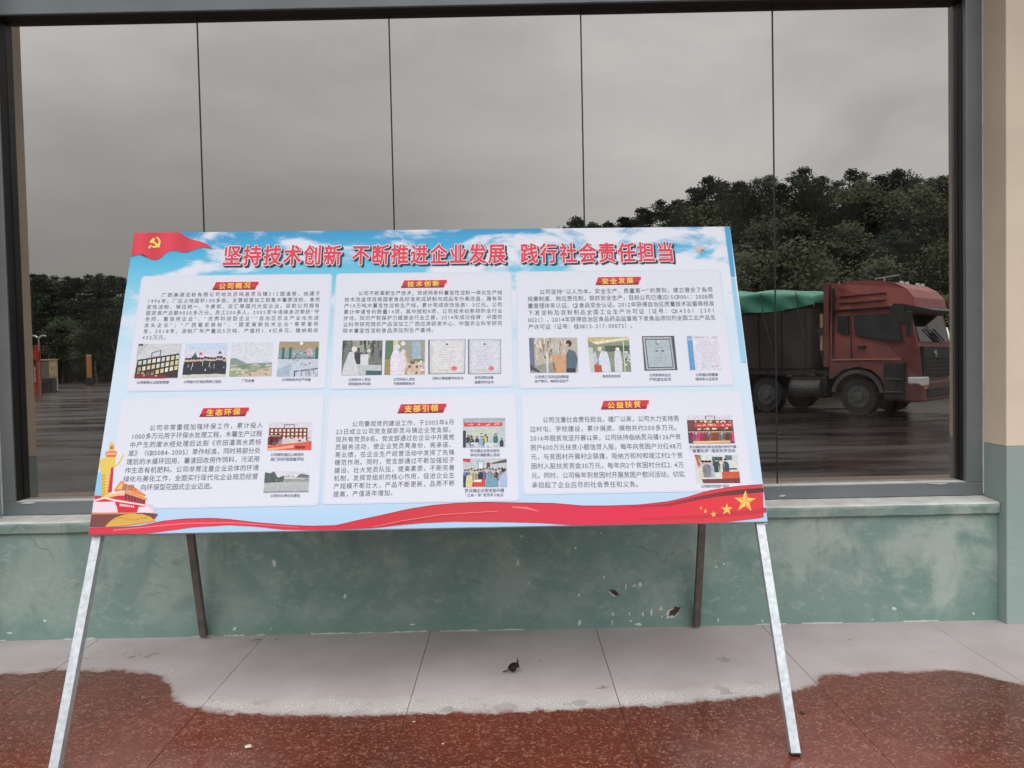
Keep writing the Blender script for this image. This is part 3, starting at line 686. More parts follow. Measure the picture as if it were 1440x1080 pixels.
for h, (x0, y0, x1, y1) in HEADS:
    a, c = U(x0, y1), U(x1, y0); sk = 0.012; ht = c[1] - a[1]
    k = Ink(); k.poly([(a[0] - .004, a[1] - .006), (c[0] + .006, a[1] - .006), (c[0] + .018, c[1] + .004), (a[0] + .006, c[1] + .004)], rgb(236, 222, 234), 1.0)
    k.poly([(a[0], a[1]), (c[0] - sk, a[1]), (c[0] - sk * .4, a[1] + ht * .6), (c[0] - sk * .1, a[1] + ht * .5), (c[0], c[1]), (a[0] + sk, c[1])], rgb(205, 40, 54), 1.6)
    k.poly([(a[0], a[1]), (c[0] - sk, a[1]), (c[0] - sk * .8, a[1] + ht * .32), (a[0] + sk * .3, a[1] + ht * .32)], rgb(150, 34, 44), 2.1)
    k.poly([(a[0], a[1]), (c[0] - sk, a[1]), (c[0] - sk * .9, a[1] + ht * .12), (a[0] + sk * .1, a[1] + ht * .12)], rgb(112, 26, 36), 2.5)
    o = k.build('heading_ribbon', stand)
    G = GlyphMesh(); size = ht * 0.80; mid = a[1] + ht * .53; L_ = c[0] - a[0]
    G.line(h, 0.022, a[0] + L_ * .14, c[0] - L_ * .17, mid - .002, mid + .001, size, GOLD, 4)
    G.build('heading_text', stand)
G = GlyphMesh()
for (px, py, wd, t_) in CAPS:
    u0, v0 = U(px - wd / 2, py + wd * .004); u1, v1 = U(px + wd / 2, py - wd * .004)
    n = len(t_); size = min(0.0155, (u1 - u0) / n * 1.05)
    G.line(t_, 0.01, u0, u1, v0, v1, size, rgb(110, 110, 132), 3)
G.build('caption_text', stand)
G = GlyphMesh()
for t_, x0, x1, ya, yb in TITLE:
    u0, v0 = U(x0, ya); u1, v1 = U(x1, yb); size = 0.093
    for off, col, lay, dx, dv in ((0.058, BLACKI, 2.5, 0.008, -0.007), (0.030, BLACKI, 2.2, 0.010, -0.009), (0.060, WHITE, 3.5, 0, 0), (0.027, RED, 4.5, 0, 0)):
        G.line(t_, off, u0, u1, v0, v1, size, col, lay, True, dx, dv, sx=0.88 * (u1 - u0) / len(t_) / (size * .94))
G.build('title_text', stand)

# ---- flag, ribbon, stars, monument
k = Ink(); F0 = lambda x, y: (180 + x / 10.286, 320 + y / 10.286)
flag = [(88, 78), (750, 80), (830, 140), (930, 185), (1060, 215), (1150, 260), (1230, 320), (1100, 300), (1010, 310), (900, 350), (820, 375), (740, 360), (680, 345), (600, 350), (540, 380), (470, 450), (400, 485), (330, 470), (230, 430), (160, 400), (110, 410), (38, 432)]
def strip(ink, top, bot, col, lay, n=40):
    """ribbon between two polylines given in px (same x order)"""
    def at(pl, x):
        for (xa, ya), (xb, yb) in zip(pl, pl[1:]):
            if xa <= x <= xb: return ya + (yb - ya) * (x - xa) / max(1e-6, xb - xa)
        return pl[0][1] if x < pl[0][0] else pl[-1][1]
    x0, x1 = max(top[0][0], bot[0][0]), min(top[-1][0], bot[-1][0])
    for i in range(n):
        xa, xb = x0 + (x1 - x0) * i / n, x0 + (x1 - x0) * (i + 1) / n
        c = col(((xa + xb) / 2 - x0) / (x1 - x0)) if callable(col) else col
        ink.px([(xa, at(top, xa)), (xb, at(top, xb)), (xb, at(bot, xb)), (xa, at(bot, xa))], c, lay)
ftop = [F0(*p) for p in [(88, 78), (750, 80), (830, 140), (930, 185), (1060, 215), (1150, 260), (1230, 320)]]
fbot = [F0(*p) for p in [(38, 432), (110, 410), (160, 400), (230, 430), (330, 470), (400, 485), (470, 450), (540, 380), (600, 350), (680, 345), (740, 360), (820, 375), (900, 350), (1010, 310), (1100, 300), (1230, 320)]]
k.px([F0(*p) for p in [(88, 78), (130, 78), (100, 415), (38, 432)]], rgb(222, 40, 66), 1.5)
def fcol(t): s_ = 0.5 + 0.5 * math.sin(t * 17 + .6); return rgb(int(208 + 24 * s_), int(44 + 14 * s_), int(68 + 14 * s_))
strip(k, ftop, fbot, fcol, 1.6, 46)
k.px([F0(*p) for p in [(160, 400), (230, 430), (290, 452), (240, 405), (190, 392)]], rgb(120, 30, 50), 1.9)
# emblem
def arc(cx, cy, r, a0, a1, n=14): return [(cx + r * math.cos(R(a0 + (a1 - a0) * i / n)), cy + r * math.sin(R(a0 + (a1 - a0) * i / n))) for i in range(n + 1)]
GOLD2 = rgb(250, 226, 90)
outer = arc(385, 222, 82, -75, 128); inner = arc(372, 214, 66, -72, 120)
for i in range(14): k.px([F0(*outer[i]), F0(*outer[i + 1]), F0(*inner[i + 1]), F0(*inner[i])], GOLD2, 2.2)
k.px([F0(*p) for p in [(318, 262), (338, 276), (306, 316), (286, 302)]], GOLD2, 2.3)
k.px([F0(*p) for p in [(330, 210), (352, 192), (462, 280), (446, 302)]], GOLD2, 2.4)
k.px([F0(*p) for p in [(308, 214), (362, 158), (392, 186), (338, 240)]], GOLD2, 2.5)
k.build('red_flag_print', stand)

k = Ink()
rt_ = [(124, 742), (160, 741), (197, 739), (230, 732), (260, 729), (297, 728), (322, 729.5), (360, 734), (410, 738), (440, 739), (473, 738), (507, 730), (540, 723), (573, 715.5), (607, 710), (640, 707), (684, 705.5), (710, 706), (778, 707), (818, 710.5), (859, 710.5), (900, 709), (940, 704.5), (967, 698), (995, 689.5), (1035, 683), (1073, 680.6)]
rb_ = [(124, 751.6), (165, 750.6), (210, 749.6), (247, 744.5), (272, 741), (322, 738), (360, 740), (397, 744.2), (440, 745), (480, 744.3), (529, 742), (562, 738), (595, 735), (640, 733), (710, 733.7), (760, 735), (805, 738), (872, 736.6), (954, 735), (1022, 733.5), (1060, 729), (1078, 726)]
strip(k, rt_, rb_, lambda t: rgb(216 + int(10 * math.sin(t * 9)), 44 + int(10 * math.sin(t * 14)), 66 + int(8 * math.sin(t * 11))), 1.4, 90)
off = lambda pl, f: [(x, y + f) for x, y in pl]
strip(k, rt_, off(rt_, 1.1), rgb(190, 24, 58), 1.8, 90)
strip(k, [(160, 744.5), (260, 735), (330, 734), (420, 741)], [(160, 746), (260, 736.5), (330, 735.5), (420, 741.6)], rgb(240, 120, 130), 1.9, 30)
strip(k, [(524, 741.5), (562, 733), (620, 724), (700, 719)], [(524, 742), (562, 736), (620, 726), (700, 720)], rgb(178, 46, 56), 1.9, 30)
strip(k, [(524, 740.5), (562, 732), (620, 723), (700, 718)], [(524, 741.5), (562, 733), (620, 724), (700, 719)], rgb(244, 120, 120), 2.0, 30)
strip(k, [(720, 712), (740, 712.5), (757, 718)], [(720, 713.5), (740, 715.5), (757, 719)], rgb(240, 120, 124), 2.0, 14)
dk = [(880, 712.5), (940, 708), (980, 698), (1010, 692), (1040, 688), (1074, 685.5)]
strip(k, dk, [(880, 713.5), (940, 711.5), (980, 703), (1010, 698), (1040, 695), (1075, 691.5)], lambda t: rgb(int(190 - 110 * t), int(40 + 6 * t), int(56 - 10 * t)), 1.9, 40)
strip(k, [(900, 728), (980, 724), (1060, 716), (1077, 713)], [(900, 731), (980, 729), (1060, 723), (1077, 720)], rgb(198, 44, 62), 1.9, 30)
strip(k, [(124, 750.4), (300, 750.4)], [(124, 751.5), (300, 749.5)], rgb(190, 20, 50), 1.85, 2)
k.build('red_ribbon_print', stand)
def star(k, cx, cy, r, rot=0.0, sx=1.0, lay=2.4):
    F5 = lambda x, y: (960 + x / 11.08, 680 + y / 11.08)
    P = []
    for i in range(10):
        rr_ = r if i % 2 == 0 else r * .40; a = R(-90 + 36 * i) + rot
        P.append((cx + rr_ * math.cos(a) * sx, cy + rr_ * math.sin(a)))
    for i in range(10):
        c = rgb(250, 214, 110) if i % 2 else rgb(236, 160, 70)
        k.px([F5(cx, cy), F5(*P[i]), F5(*P[(i + 1) % 10])], c, lay)
for args in ((965, 275, 175, .05), (680, 398, 95, .03), (472, 475, 52, -.1), (345, 428, 42, .3, .7), (280, 378, 34, .4, .6)):
    k = Ink(); star(k, *args); k.build('gold_star_print', stand)

k = Ink(); F4 = lambda x, y: (120 + x / 7.2, 610 + y / 7.2)
def p4(pts, c, lay=1.5): k.px([F4(*p) for p in pts], c, lay)
p4([(125, 400), (175, 380), (175, 640), (92, 640)], rgb(140, 200, 232), 1.3)
p4([(165, 400), (245, 400), (235, 640), (160, 640)], rgb(222, 186, 84)); p4([(205, 400), (246, 400), (238, 640), (205, 640)], rgb(238, 206, 104), 1.7)
for i in range(7): p4([(168, 430 + i * 30), (242, 418 + i * 30), (242, 424 + i * 30), (168, 438 + i * 30)], rgb(206, 140, 70), 1.9)
p4([(130, 268), (215, 236), (310, 236), (300, 310), (250, 400), (165, 400), (130, 330)], rgb(232, 200, 88), 1.6)
p4([(150, 290), (200, 275), (190, 330), (160, 350)], rgb(214, 200, 120), 1.8)
p4([(285, 325), (330, 300), (388, 198), (388, 225), (352, 300), (300, 345), (262, 352)], rgb(226, 204, 96), 1.7)
p4([(204, 184), (318, 180), (322, 202), (306, 238), (214, 238), (204, 210)], rgb(218, 110, 66), 1.8); p4([(210, 196), (318, 192), (310, 214), (212, 218)], rgb(240, 186, 120), 2.0)
p4([(246, 108), (268, 82), (292, 108), (296, 180), (238, 180)], rgb(236, 190, 90), 1.7); p4([(252, 130), (284, 124), (282, 158), (252, 160)], rgb(190, 110, 50), 1.9)
p4([(262, 345), (288, 338), (270, 590), (228, 600)], rgb(206, 40, 66), 1.9)
p4([(94, 625), (250, 632), (400, 622), (610, 690), (606, 740), (94, 720)], rgb(208, 36, 64), 1.6)
p4([(400, 600), (610, 660), (606, 712), (400, 658)], rgb(104, 50, 76), 2.0)
for i in range(6): p4([(425 + i * 30, 622 + i * 9), (436 + i * 30, 625 + i * 9), (434 + i * 30, 660 + i * 9), (423 + i * 30, 657 + i * 9)], rgb(196, 60, 60), 2.2)
p4([(290, 572), (366, 474), (400, 500), (500, 540), (618, 622), (600, 634), (450, 580), (400, 566), (310, 590)], rgb(230, 138, 72), 2.3)
p4([(320, 560), (366, 500), (392, 520), (372, 556)], rgb(240, 196, 120), 2.5)
p4([(400, 572), (520, 606), (632, 656), (620, 676), (500, 636), (400, 606)], rgb(236, 150, 84), 2.4)
p4([(160, 640), (280, 606), (400, 588), (400, 610), (300, 634), (170, 660)], rgb(244, 196, 120), 2.4)
p4([(96, 668), (200, 640), (300, 664), (606, 716), (602, 730), (300, 684), (200, 658), (96, 684)], rgb(250, 222, 214), 2.5)
p4([(86, 686), (150, 690), (300, 686), (332, 796), (76, 800)], rgb(236, 214, 228), 2.0)
p4([(310, 684), (545, 740), (522, 798), (334, 798)], rgb(214, 34, 56), 2.1)
for i in range(8): p4([(350 + i * 19, 706 + i * 3), (362 + i * 19, 708 + i * 3), (362 + i * 19, 734 + i * 2), (350 + i * 19, 732 + i * 2)], rgb(250, 214, 218), 2.4)
p4([(540, 740), (640, 734), (690, 800), (522, 800)], rgb(238, 220, 232), 2.1); p4([(600, 700), (690, 720), (712, 800), (660, 800)], rgb(226, 200, 220), 1.9)
p4([(56, 800), (600, 798), (740, 812), (700, 860), (200, 940), (40, 944)], rgb(120, 66, 60), 2.2); p4([(60, 798), (520, 796), (520, 812), (60, 816)], rgb(206, 140, 92), 2.4)
p4([(200, 944), (240, 896), (300, 850), (380, 822), (470, 808), (580, 812), (660, 840), (716, 884), (600, 900), (430, 925)], rgb(220, 172, 72), 2.6)
for i in range(9): p4([(290 + i * 38, 860 - 12 * math.sin(i)), (322 + i * 38, 852 - 12 * math.sin(i)), (326 + i * 38, 858 - 12 * math.sin(i)), (292 + i * 38, 870 - 12 * math.sin(i))], rgb(186, 132, 54), 2.8)
k.build('monument_print', stand)

# ---- printed photographs
rp = random.Random(11)
def photo(q, draw):
    k = Ink()
    def P(pts, c, lay=0): k.px([bil(q, min(1, max(0, s)), min(1, max(0, t))) for s, t in pts], rgb(*c), 2.0 + lay * .35)
    def Rc(a, b, c, d, col, lay=0): P([(a, b), (c, b), (c, d), (a, d)], col, lay)
    def El(cx, cy, rx, ry, col, lay=0, n=10): P([(cx + rx * math.cos(2 * math.pi * i / n), cy + ry * math.sin(2 * math.pi * i / n)) for i in range(n)], col, lay)
    def speck(n, x0, y0, x1, y1, cols, sx, sy, lay=1):
        for _ in range(n):
            x, y = rp.uniform(x0, x1), rp.uniform(y0, y1); a, b = sx * rp.uniform(.4, 1.2), sy * rp.uniform(.4, 1.2)
            c = rp.choice(cols); d = rp.randint(-10, 10); Rc(x - a / 2, y - b / 2, x + a / 2, y + b / 2, tuple(max(0, min(255, v + d)) for v in c), lay)
    def person(x, y0, h, body, head=(214, 170, 146), lay=3, hair=(40, 34, 34), cap=None):
        P([(x - .14 * h, y0), (x - .16 * h, y0 - .55 * h), (x - .08 * h, y0 - .74 * h), (x + .08 * h, y0 - .74 * h), (x + .16 * h, y0 - .55 * h), (x + .14 * h, y0)], body, lay)
        El(x, y0 - .84 * h, .07 * h, .10 * h, head, lay + .4); El(x, y0 - .9 * h, .075 * h, .065 * h, cap or hair, lay + .6)
    draw(P, Rc, El, speck, person)
    k.build('photo_print', stand, None, M_photo)
def d1(P, Rc, El, sp, pe):
    Rc(0, 0, 1, 1, (206, 208, 212)); P([(0, 0), (.25, 0), (0, .4)], (190, 194, 192), 1); Rc(.02, 0, .12, .06, (80, 70, 72), 2)
    P([(.33, .25), (.55, .17), (.55, .38), (.33, .42)], (120, 124, 140), 1); P([(.36, .28), (.52, .21), (.52, .35), (.36, .39)], (206, 210, 220), 2)
    P([(.03, .46), (.97, .28), (1, .98), (0, 1)], (52, 34, 36), 2)
    for r_ in range(3):
        for i in range(9):
            x = .06 + i * .105; y = .50 - .02 * i + r_ * .185 - .004 * i * r_; P([(x, y), (x + .07, y - .012), (x + .07, y + .10), (x, y + .115)], rp.choice([(214, 204, 150), (226, 222, 206), (170, 168, 120), (196, 210, 196)]) if i > 3 or r_ < 2 else (110, 84, 80), 3)
    P([(0, .86), (.3, .9), (.72, .9), (.72, 1), (0, 1)], (128, 34, 44), 4); sp(6, .05, .84, .5, .94, [(214, 150, 130)], .06, .06, 5)
def d2(P, Rc, El, sp, pe):
    Rc(0, 0, 1, .55, (196, 214, 232)); Rc(0, .2, 1, .55, (214, 214, 228), 0.5); Rc(0, .5, 1, 1, (206, 204, 190), 1); P([(.15, .45), (.25, .27), (.33, .45)], (58, 90, 80), 1.5); P([(.33, .34), (.38, .25), (.43, .34)], (220, 60, 80), 2); P([(.78, .32), (.83, .22), (.87, .32)], (60, 60, 90), 2); Rc(.95, .5, 1, .95, (180, 196, 140), 2)
    for i in range(13): pe(.06 + i * .073, .92 - .02 * rp.random(), .50 + .04 * rp.random(), (34, 38, 52), lay=3 + (i % 2) * .3)
    sp(12, .05, .6, .95, .8, [(220, 220, 230)], .012, .12, 5)
def d3(P, Rc, El, sp, pe):
    Rc(0, 0, 1, 1, (214, 218, 226)); P([(0, .48), (.12, .46), (.4, .62), (1, .60), (1, .72), (0, .75)], (130, 150, 146), 1); Rc(0, .68, 1, 1, (150, 166, 130), 1.5); P([(.2, .98), (1, .72), (1, 1), (.2, 1)], (208, 186, 156), 2)
    sp(50, 0, .64, 1, .95, [(190, 198, 168), (120, 146, 110), (208, 204, 190), (226, 220, 206), (160, 160, 176)], .12, .04, 3)
def d4(P, Rc, El, sp, pe):
    Rc(0, 0, 1, .3, (166, 150, 118)); Rc(0, .24, 1, .5, (140, 160, 168), 1); Rc(0, .45, 1, 1, (196, 206, 218), 1); P([(0, .8), (.35, .6), (.3, 1), (0, 1)], (160, 186, 200), 2)
    for x in (.08, .26, .92): Rc(x, .17, x + .07, .5, (40, 110, 96), 3)
    El(.56, .05, .04, .05, (240, 240, 236), 3); Rc(.7, .2, .84, .42, (200, 170, 176), 2)
    P([(.42, .84), (1, .76), (1, .79), (.42, .87)], (50, 56, 90), 3); Rc(.42, .84, .45, 1, (60, 70, 120), 3); sp(26, .5, .84, 1, .98, [(90, 96, 130), (226, 226, 236)], .015, .14, 4); sp(40, .2, .28, .9, .7, [(110, 136, 150), (214, 222, 230), (80, 110, 120)], .05, .03, 3)
def d5(P, Rc, El, sp, pe):
    Rc(0, 0, 1, 1, (112, 118, 112)); Rc(.25, 0, .72, .35, (150, 152, 136), 1); sp(40, 0, 0, 1, .6, [(70, 78, 74), (160, 166, 156), (90, 96, 92)], .05, .25, 1.5); Rc(.28, .35, .5, .72, (50, 54, 60), 2)
    Rc(.46, .4, .66, .7, (214, 218, 222), 3); P([(.3, .68), (.98, .72), (.98, .88), (.6, .86), (.6, 1), (.3, 1)], (190, 198, 200), 2.5); Rc(.62, .88, 1, 1, (56, 96, 100), 3)
    P([(0, 1), (.06, .7), (.17, .35), (.3, .3), (.31, .5), (.4, .8), (.42, 1)], (208, 210, 214), 4); El(.3, .25, .07, .08, (228, 226, 214), 5); El(.66, .3, .05, .05, (214, 216, 206), 5)
def d6(P, Rc, El, sp, pe):
    Rc(0, 0, 1, 1, (150, 158, 140)); Rc(0, 0, .3, .55, (84, 120, 92), 1); Rc(0, .55, .2, 1, (160, 136, 86), 1); Rc(.2, 0, .32, .3, (214, 204, 150), 1.5); Rc(.68, .05, .9, .6, (160, 180, 196), 1.5); Rc(.7, .55, .95, .62, (110, 130, 80), 2); Rc(.55, .65, 1, 1, (206, 186, 160), 2)
    P([(.15, 1), (.14, .5), (.22, .25), (.35, .3), (.42, .6), (.4, 1)], (228, 222, 234), 3); P([(.35, 1), (.36, .4), (.45, .25), (.52, .3), (.56, .6), (.5, 1)], (222, 216, 226), 3.5); El(.3, .2, .08, .08, (226, 222, 232), 4.5); El(.45, .1, .06, .07, (228, 222, 214), 4.5); P([(.5, .3), (.6, .6), (.55, .62), (.48, .4)], (210, 170, 130), 5)
    sp(16, .55, .6, .98, .98, [(120, 90, 70), (226, 222, 214), (196, 150, 130)], .1, .08, 4)
def cert(bc, frame, seal=True):
    def f(P, Rc, El, sp, pe):
        Rc(0, 0, 1, 1, frame); Rc(.04, .01, .985, .985, (204, 208, 212), 1); Rc(.1, .03, .94, .95, bc, 2); Rc(.12, .06, .9, .92, tuple(min(255, c + 6) for c in bc), 3)
        El(.5, .14, .04, .03, (130, 120, 130), 4)
        for i in range(8): Rc(.28 + .01 * (i % 3), .22 + i * .07, .74 - .05 * (i % 2), .228 + i * .07, (176, 172, 178), 4)
        Rc(.2, .86, .6, .9, (200, 204, 180), 4)
        if seal: El(.7, .84, .09, .07, (222, 120, 126), 5)
    return f
def d9(P, Rc, El, sp, pe):
    Rc(0, 0, 1, 1, (186, 180, 164)); Rc(0, 0, .1, 1, (100, 116, 136), 1); sp(60, .1, .05, .8, .6, [(150, 146, 130), (214, 208, 200), (230, 226, 220), (176, 140, 110)], .03, .2, 1.5); P([(.45, .5), (.8, .5), (.78, 1), (.5, 1)], (206, 158, 118), 2); P([(.1, .8), (.5, .7), (.55, 1), (0, 1)], (150, 150, 142), 2); Rc(.34, .4, .38, 1, (214, 214, 214), 3); P([(0, .75), (.2, .95), (.18, 1), (0, .9)], (70, 74, 78), 3)
    P([(.75, 1), (.76, .5), (.82, .33), (.95, .4), (1, .6), (.95, 1)], (78, 104, 118), 4); Rc(.76, .88, .94, 1, (44, 46, 58), 5); El(.82, .17, .065, .1, (50, 42, 44), 5); El(.79, .22, .03, .05, (206, 164, 140), 6)
def d10(P, Rc, El, sp, pe):
    Rc(0, 0, 1, 1, (134, 146, 120)); P([(0, 0), (1, 0), (1, .1), (.2, .22), (0, .1)], (196, 184, 130), 1); P([(.1, .14), (1, .02), (1, .06), (.2, .2)], (232, 230, 214), 2); Rc(.4, .25, 1, .42, (70, 96, 72), 1.5); Rc(0, .3, .1, 1, (206, 206, 196), 2); sp(12, .85, .3, 1, .8, [(60, 64, 66), (220, 222, 226)], .06, .08, 2.5)
    P([(.22, 1), (.22, .6), (.3, .4), (.44, .42), (.5, .75), (.5, 1)], (216, 220, 232), 4); El(.27, .34, .055, .07, (224, 212, 190), 5); P([(.6, 1), (.6, .65), (.63, .4), (.76, .38), (.8, .7), (.78, 1)], (214, 214, 222), 4); El(.7, .35, .05, .05, (230, 228, 226), 5); Rc(.1, .8, .28, 1, (190, 76, 62), 5); Rc(.84, 0, .86, 1, (226, 228, 220), 3)
    P([(.08, .5), (.16, .4), (.2, .7), (.1, .8)], (190, 196, 216), 3)
def d11(P, Rc, El, sp, pe):
    Rc(0, 0, 1, 1, (76, 82, 92)); P([(.03, .03), (.9, .03), (.93, .97), (.06, .97)], (178, 186, 190), 1); P([(.08, .08), (.86, .08), (.89, .93), (.11, .93)], (84, 96, 104), 2); P([(.11, .11), (.84, .11), (.86, .90), (.14, .90)], (176, 190, 196), 3); El(.46, .2, .07, .07, (140, 150, 158), 4); El(.49, .17, .05, .05, (196, 204, 210), 4.5)
    Rc(.34, .33, .66, .35, (150, 158, 166), 4); Rc(.38, .41, .46, .46, (104, 112, 122), 4); Rc(.56, .41, .64, .46, (104, 112, 122), 4)
    for i in range(5): Rc(.25, .6 + i * .055, .75, .608 + i * .055, (146, 156, 164), 4)
def d12(P, Rc, El, sp, pe):
    Rc(0, 0, 1, 1, (220, 218, 230)); Rc(0, 0, .16, .12, (150, 176, 214), 1); P([(0, .13), (.17, .13), (.17, 1), (.0, 1)], (96, 156, 206), 1); sp(14, .24, .035, .95, .055, [(150, 150, 160)], .05, .02, 2)
    for i in range(8): Rc(.4, .2 + i * .075, .9, .212 + i * .075, (204, 200, 214), 2)
    El(.45, .85, .05, .07, (186, 214, 232), 2); Rc(.7, .88, .92, .9, (160, 160, 176), 2)
def d13(P, Rc, El, sp, pe):
    Rc(0, 0, 1, 1, (216, 212, 222)); Rc(.35, .07, .6, .1, (120, 110, 130), 1); Rc(.35, .07, .37, .2, (120, 110, 130), 1); Rc(.58, .07, .6, .2, (120, 110, 130), 1); Rc(.02, .2, .9, .62, (116, 50, 54), 1)
    for r_ in range(3):
        for i in range(9): Rc(.06 + i * .094, .25 + r_ * .13, .11 + i * .094, .33 + r_ * .13, (236, 226, 190), 2)
    for i in range(4): pe(.05 + i * .07, .8, .4, (110, 40, 60))
    P([(.15, .62), (.5, .55), (.95, .6), (1, .8), (.1, .82)], (214, 200, 204), 3); P([(0, .82), (1, .68), (1, .98), (0, .98)], (220, 92, 66), 4); P([(.0, .93), (.6, .8), (.6, .9), (0, 1)], (240, 170, 140), 5); Rc(.62, .84, .86, .93, (130, 40, 46), 5); sp(10, .5, .5, .95, .7, [(60, 60, 80), (230, 224, 230)], .05, .06, 4)
def d14(P, Rc, El, sp, pe):
    Rc(0, 0, 1, .35, (216, 216, 224)); Rc(0, .5, 1, 1, (182, 186, 188), 1); Rc(.2, .36, 1, .5, (150, 158, 148), 1); P([(0, .05), (.12, .1), (.2, 0), (.3, .3), (.45, .2), (.42, .5), (0, .55)], (84, 96, 92), 2); P([(.7, .3), (.8, .12), (1, .2), (1, .33)], (110, 118, 116), 2); sp(20, 0, .1, 1, .5, [(60, 70, 66), (190, 196, 190), (120, 134, 116)], .06, .05, 3); Rc(0, .93, 1, 1, (150, 150, 150), 2)
def d15(P, Rc, El, sp, pe):
    Rc(0, 0, 1, 1, (190, 198, 204)); Rc(0, 0, 1, .12, (168, 174, 184), 1); P([(.02, .14), (.93, .16), (.93, .28), (.02, .28)], (214, 70, 74), 2); sp(14, .08, .19, .9, .24, [(246, 220, 210)], .04, .03, 3); Rc(.18, .34, .8, .62, (196, 206, 190), 2); Rc(0, .42, .07, 1, (56, 54, 64), 3)
    for i in range(18): pe(.06 + rp.random() * .9, .8 + .2 * rp.random(), .3, rp.choice([(44, 52, 66), (214, 220, 230), (196, 210, 90), (60, 110, 110), (150, 176, 206)]), lay=3 + i * .05)
    sp(6, .05, .85, .9, .98, [(226, 226, 232)], .16, .1, 5)
def d16(P, Rc, El, sp, pe):
    Rc(0, 0, 1, 1, (194, 200, 206)); P([(0, 0), (.18, .02), (.16, .14), (0, .1)], (206, 60, 64), 2); Rc(.33, .08, .48, .38, (150, 176, 190), 2); Rc(.36, .12, .45, .34, (220, 230, 236), 3); Rc(.54, .14, .62, .32, (120, 60, 56), 2); P([(.65, .16), (1, .02), (1, .14), (.65, .2)], (90, 84, 62), 2)
    for i in range(14): pe(.05 + i * .07, .72 + .08 * rp.random(), .42, rp.choice([(120, 120, 190), (140, 170, 206), (44, 48, 60), (206, 204, 160), (214, 200, 190)]))
    Rc(.2, .72, .5, .98, (206, 66, 50), 4); Rc(.24, .74, .42, .82, (240, 230, 226), 5); P([(.5, 1), (.52, .75), (.6, .66), (.74, .66), (.8, .78), (.8, 1)], (110, 160, 178), 5); P([(.05, 1), (.08, .6), (.2, .55), (.22, .8), (.18, 1)], (214, 208, 150), 5); P([(.85, 1), (.84, .6), (.95, .5), (1, .55), (1, 1)], (170, 190, 220), 5); El(.92, .42, .05, .06, (60, 50, 50), 6); Rc(0, .6, .06, 1, (50, 60, 84), 5)
def d17(P, Rc, El, sp, pe):
    Rc(0, 0, 1, .18, (216, 214, 226)); Rc(.4, .02, .62, .04, (110, 104, 124), 1); Rc(.4, .02, .42, .16, (110, 104, 124), 1); Rc(.6, .02, .62, .16, (110, 104, 124), 1); Rc(0, .17, 1, 1, (110, 62, 60), 1); sp(18, .1, .2, 1, .26, [(240, 226, 190)], .05, .05, 2); Rc(.16, .28, 1, .42, (218, 62, 56), 3); sp(20, .2, .34, .95, .37, [(250, 220, 200)], .03, .04, 4); sp(9, .2, .46, .9, .5, [(240, 230, 210)], .06, .05, 3)
    for i in range(14): pe(.04 + i * .07, .95, .45, rp.choice([(60, 110, 90), (220, 70, 120), (150, 190, 214), (56, 70, 90), (160, 90, 60)]))
    P([(.1, .92), (.9, .9), (.9, .98), (.1, 1)], (230, 190, 130), 5)
def d18(P, Rc, El, sp, pe):
    Rc(0, 0, 1, 1, (216, 218, 216)); P([(0, 0), (.06, 0), (.2, .7), (.12, .75)], (196, 96, 80), 2); P([(.04, 0), (.14, .02), (.16, .3)], (110, 140, 90), 2); Rc(.4, .08, .64, .45, (76, 100, 104), 2); Rc(.7, .03, .86, .2, (90, 120, 124), 2)
    for x, c in ((.18, (214, 206, 190)), (.26, (150, 150, 160)), (.34, (176, 180, 196)), (.5, (50, 60, 60)), (.6, (214, 214, 206)), (.7, (54, 76, 100))): pe(x, .8 if x < .45 else .62, .62 if x < .45 else .5, c)
    P([(.6, .6), (1, .6), (1, .86), (.6, .86)], (206, 88, 58), 4); P([(.12, .86), (1, .84), (1, 1), (.16, 1)], (120, 60, 58), 4); Rc(.72, .48, .95, .53, (60, 60, 60), 4)
PH = [((194, 484.5), (256, 484), (249.5, 533), (188.5, 533), d1), ((261, 484), (321, 483), (317, 530.5), (256, 532), d2), ((326, 482), (384, 482), (382, 529.5), (322, 530.5), d3), ((393, 481.3), (449, 481), (446.4, 530), (389, 530.4), d4),
      ((482, 479.5), (538.4, 479.5), (537, 528), (480, 528.6), d5), ((542.3, 479.5), (598, 478.7), (597.4, 527.3), (540.5, 528), d6), ((602.4, 478.7), (655, 478), (654, 526.4), (602.4, 527), cert((214, 214, 216), (96, 100, 110))), ((658.4, 478), (704.8, 478), (704.8, 526.4), (658.4, 527), cert((208, 210, 222), (100, 104, 116))),
      ((744, 476), (812, 475.5), (813.4, 524.4), (746, 525), d9), ((826.5, 475), (884.8, 474.4), (888, 523.3), (831, 524), d10), ((903, 473.6), (948.4, 473), (953, 521), (906.6, 522), d11), ((966, 473), (1010, 473), (1015, 520.4), (970.6, 521), d12),
      ((378, 594.5), (439.4, 594), (437.8, 634), (376, 634), d13), ((372.8, 662.8), (435.5, 662.8), (434, 692), (370.5, 693), d14), ((651, 588.7), (710.6, 588), (710.8, 629), (651, 629.8), d15), ((651, 644.8), (712.3, 644.8), (713, 684.7), (651.2, 685.3), d16),
      ((965.5, 584.4), (1029.4, 584), (1033.3, 623.5), (968.3, 624), d17), ((976, 639.4), (1037, 639), (1040.5, 679), (979, 679.4), d18)]
for a, b_, c, d, fn in PH: photo([a, b_, c, d], fn)
# scuff on the print, top right
k = Ink(); k.px([(979, 350), (983, 346), (988, 347), (992, 352), (990, 356), (986, 354), (981, 355)], rgb(214, 190, 180), 1.5); k.px([(986, 351), (991, 352), (992, 355), (988, 354)], rgb(150, 110, 96), 2); k.build('scuff_mark', stand)
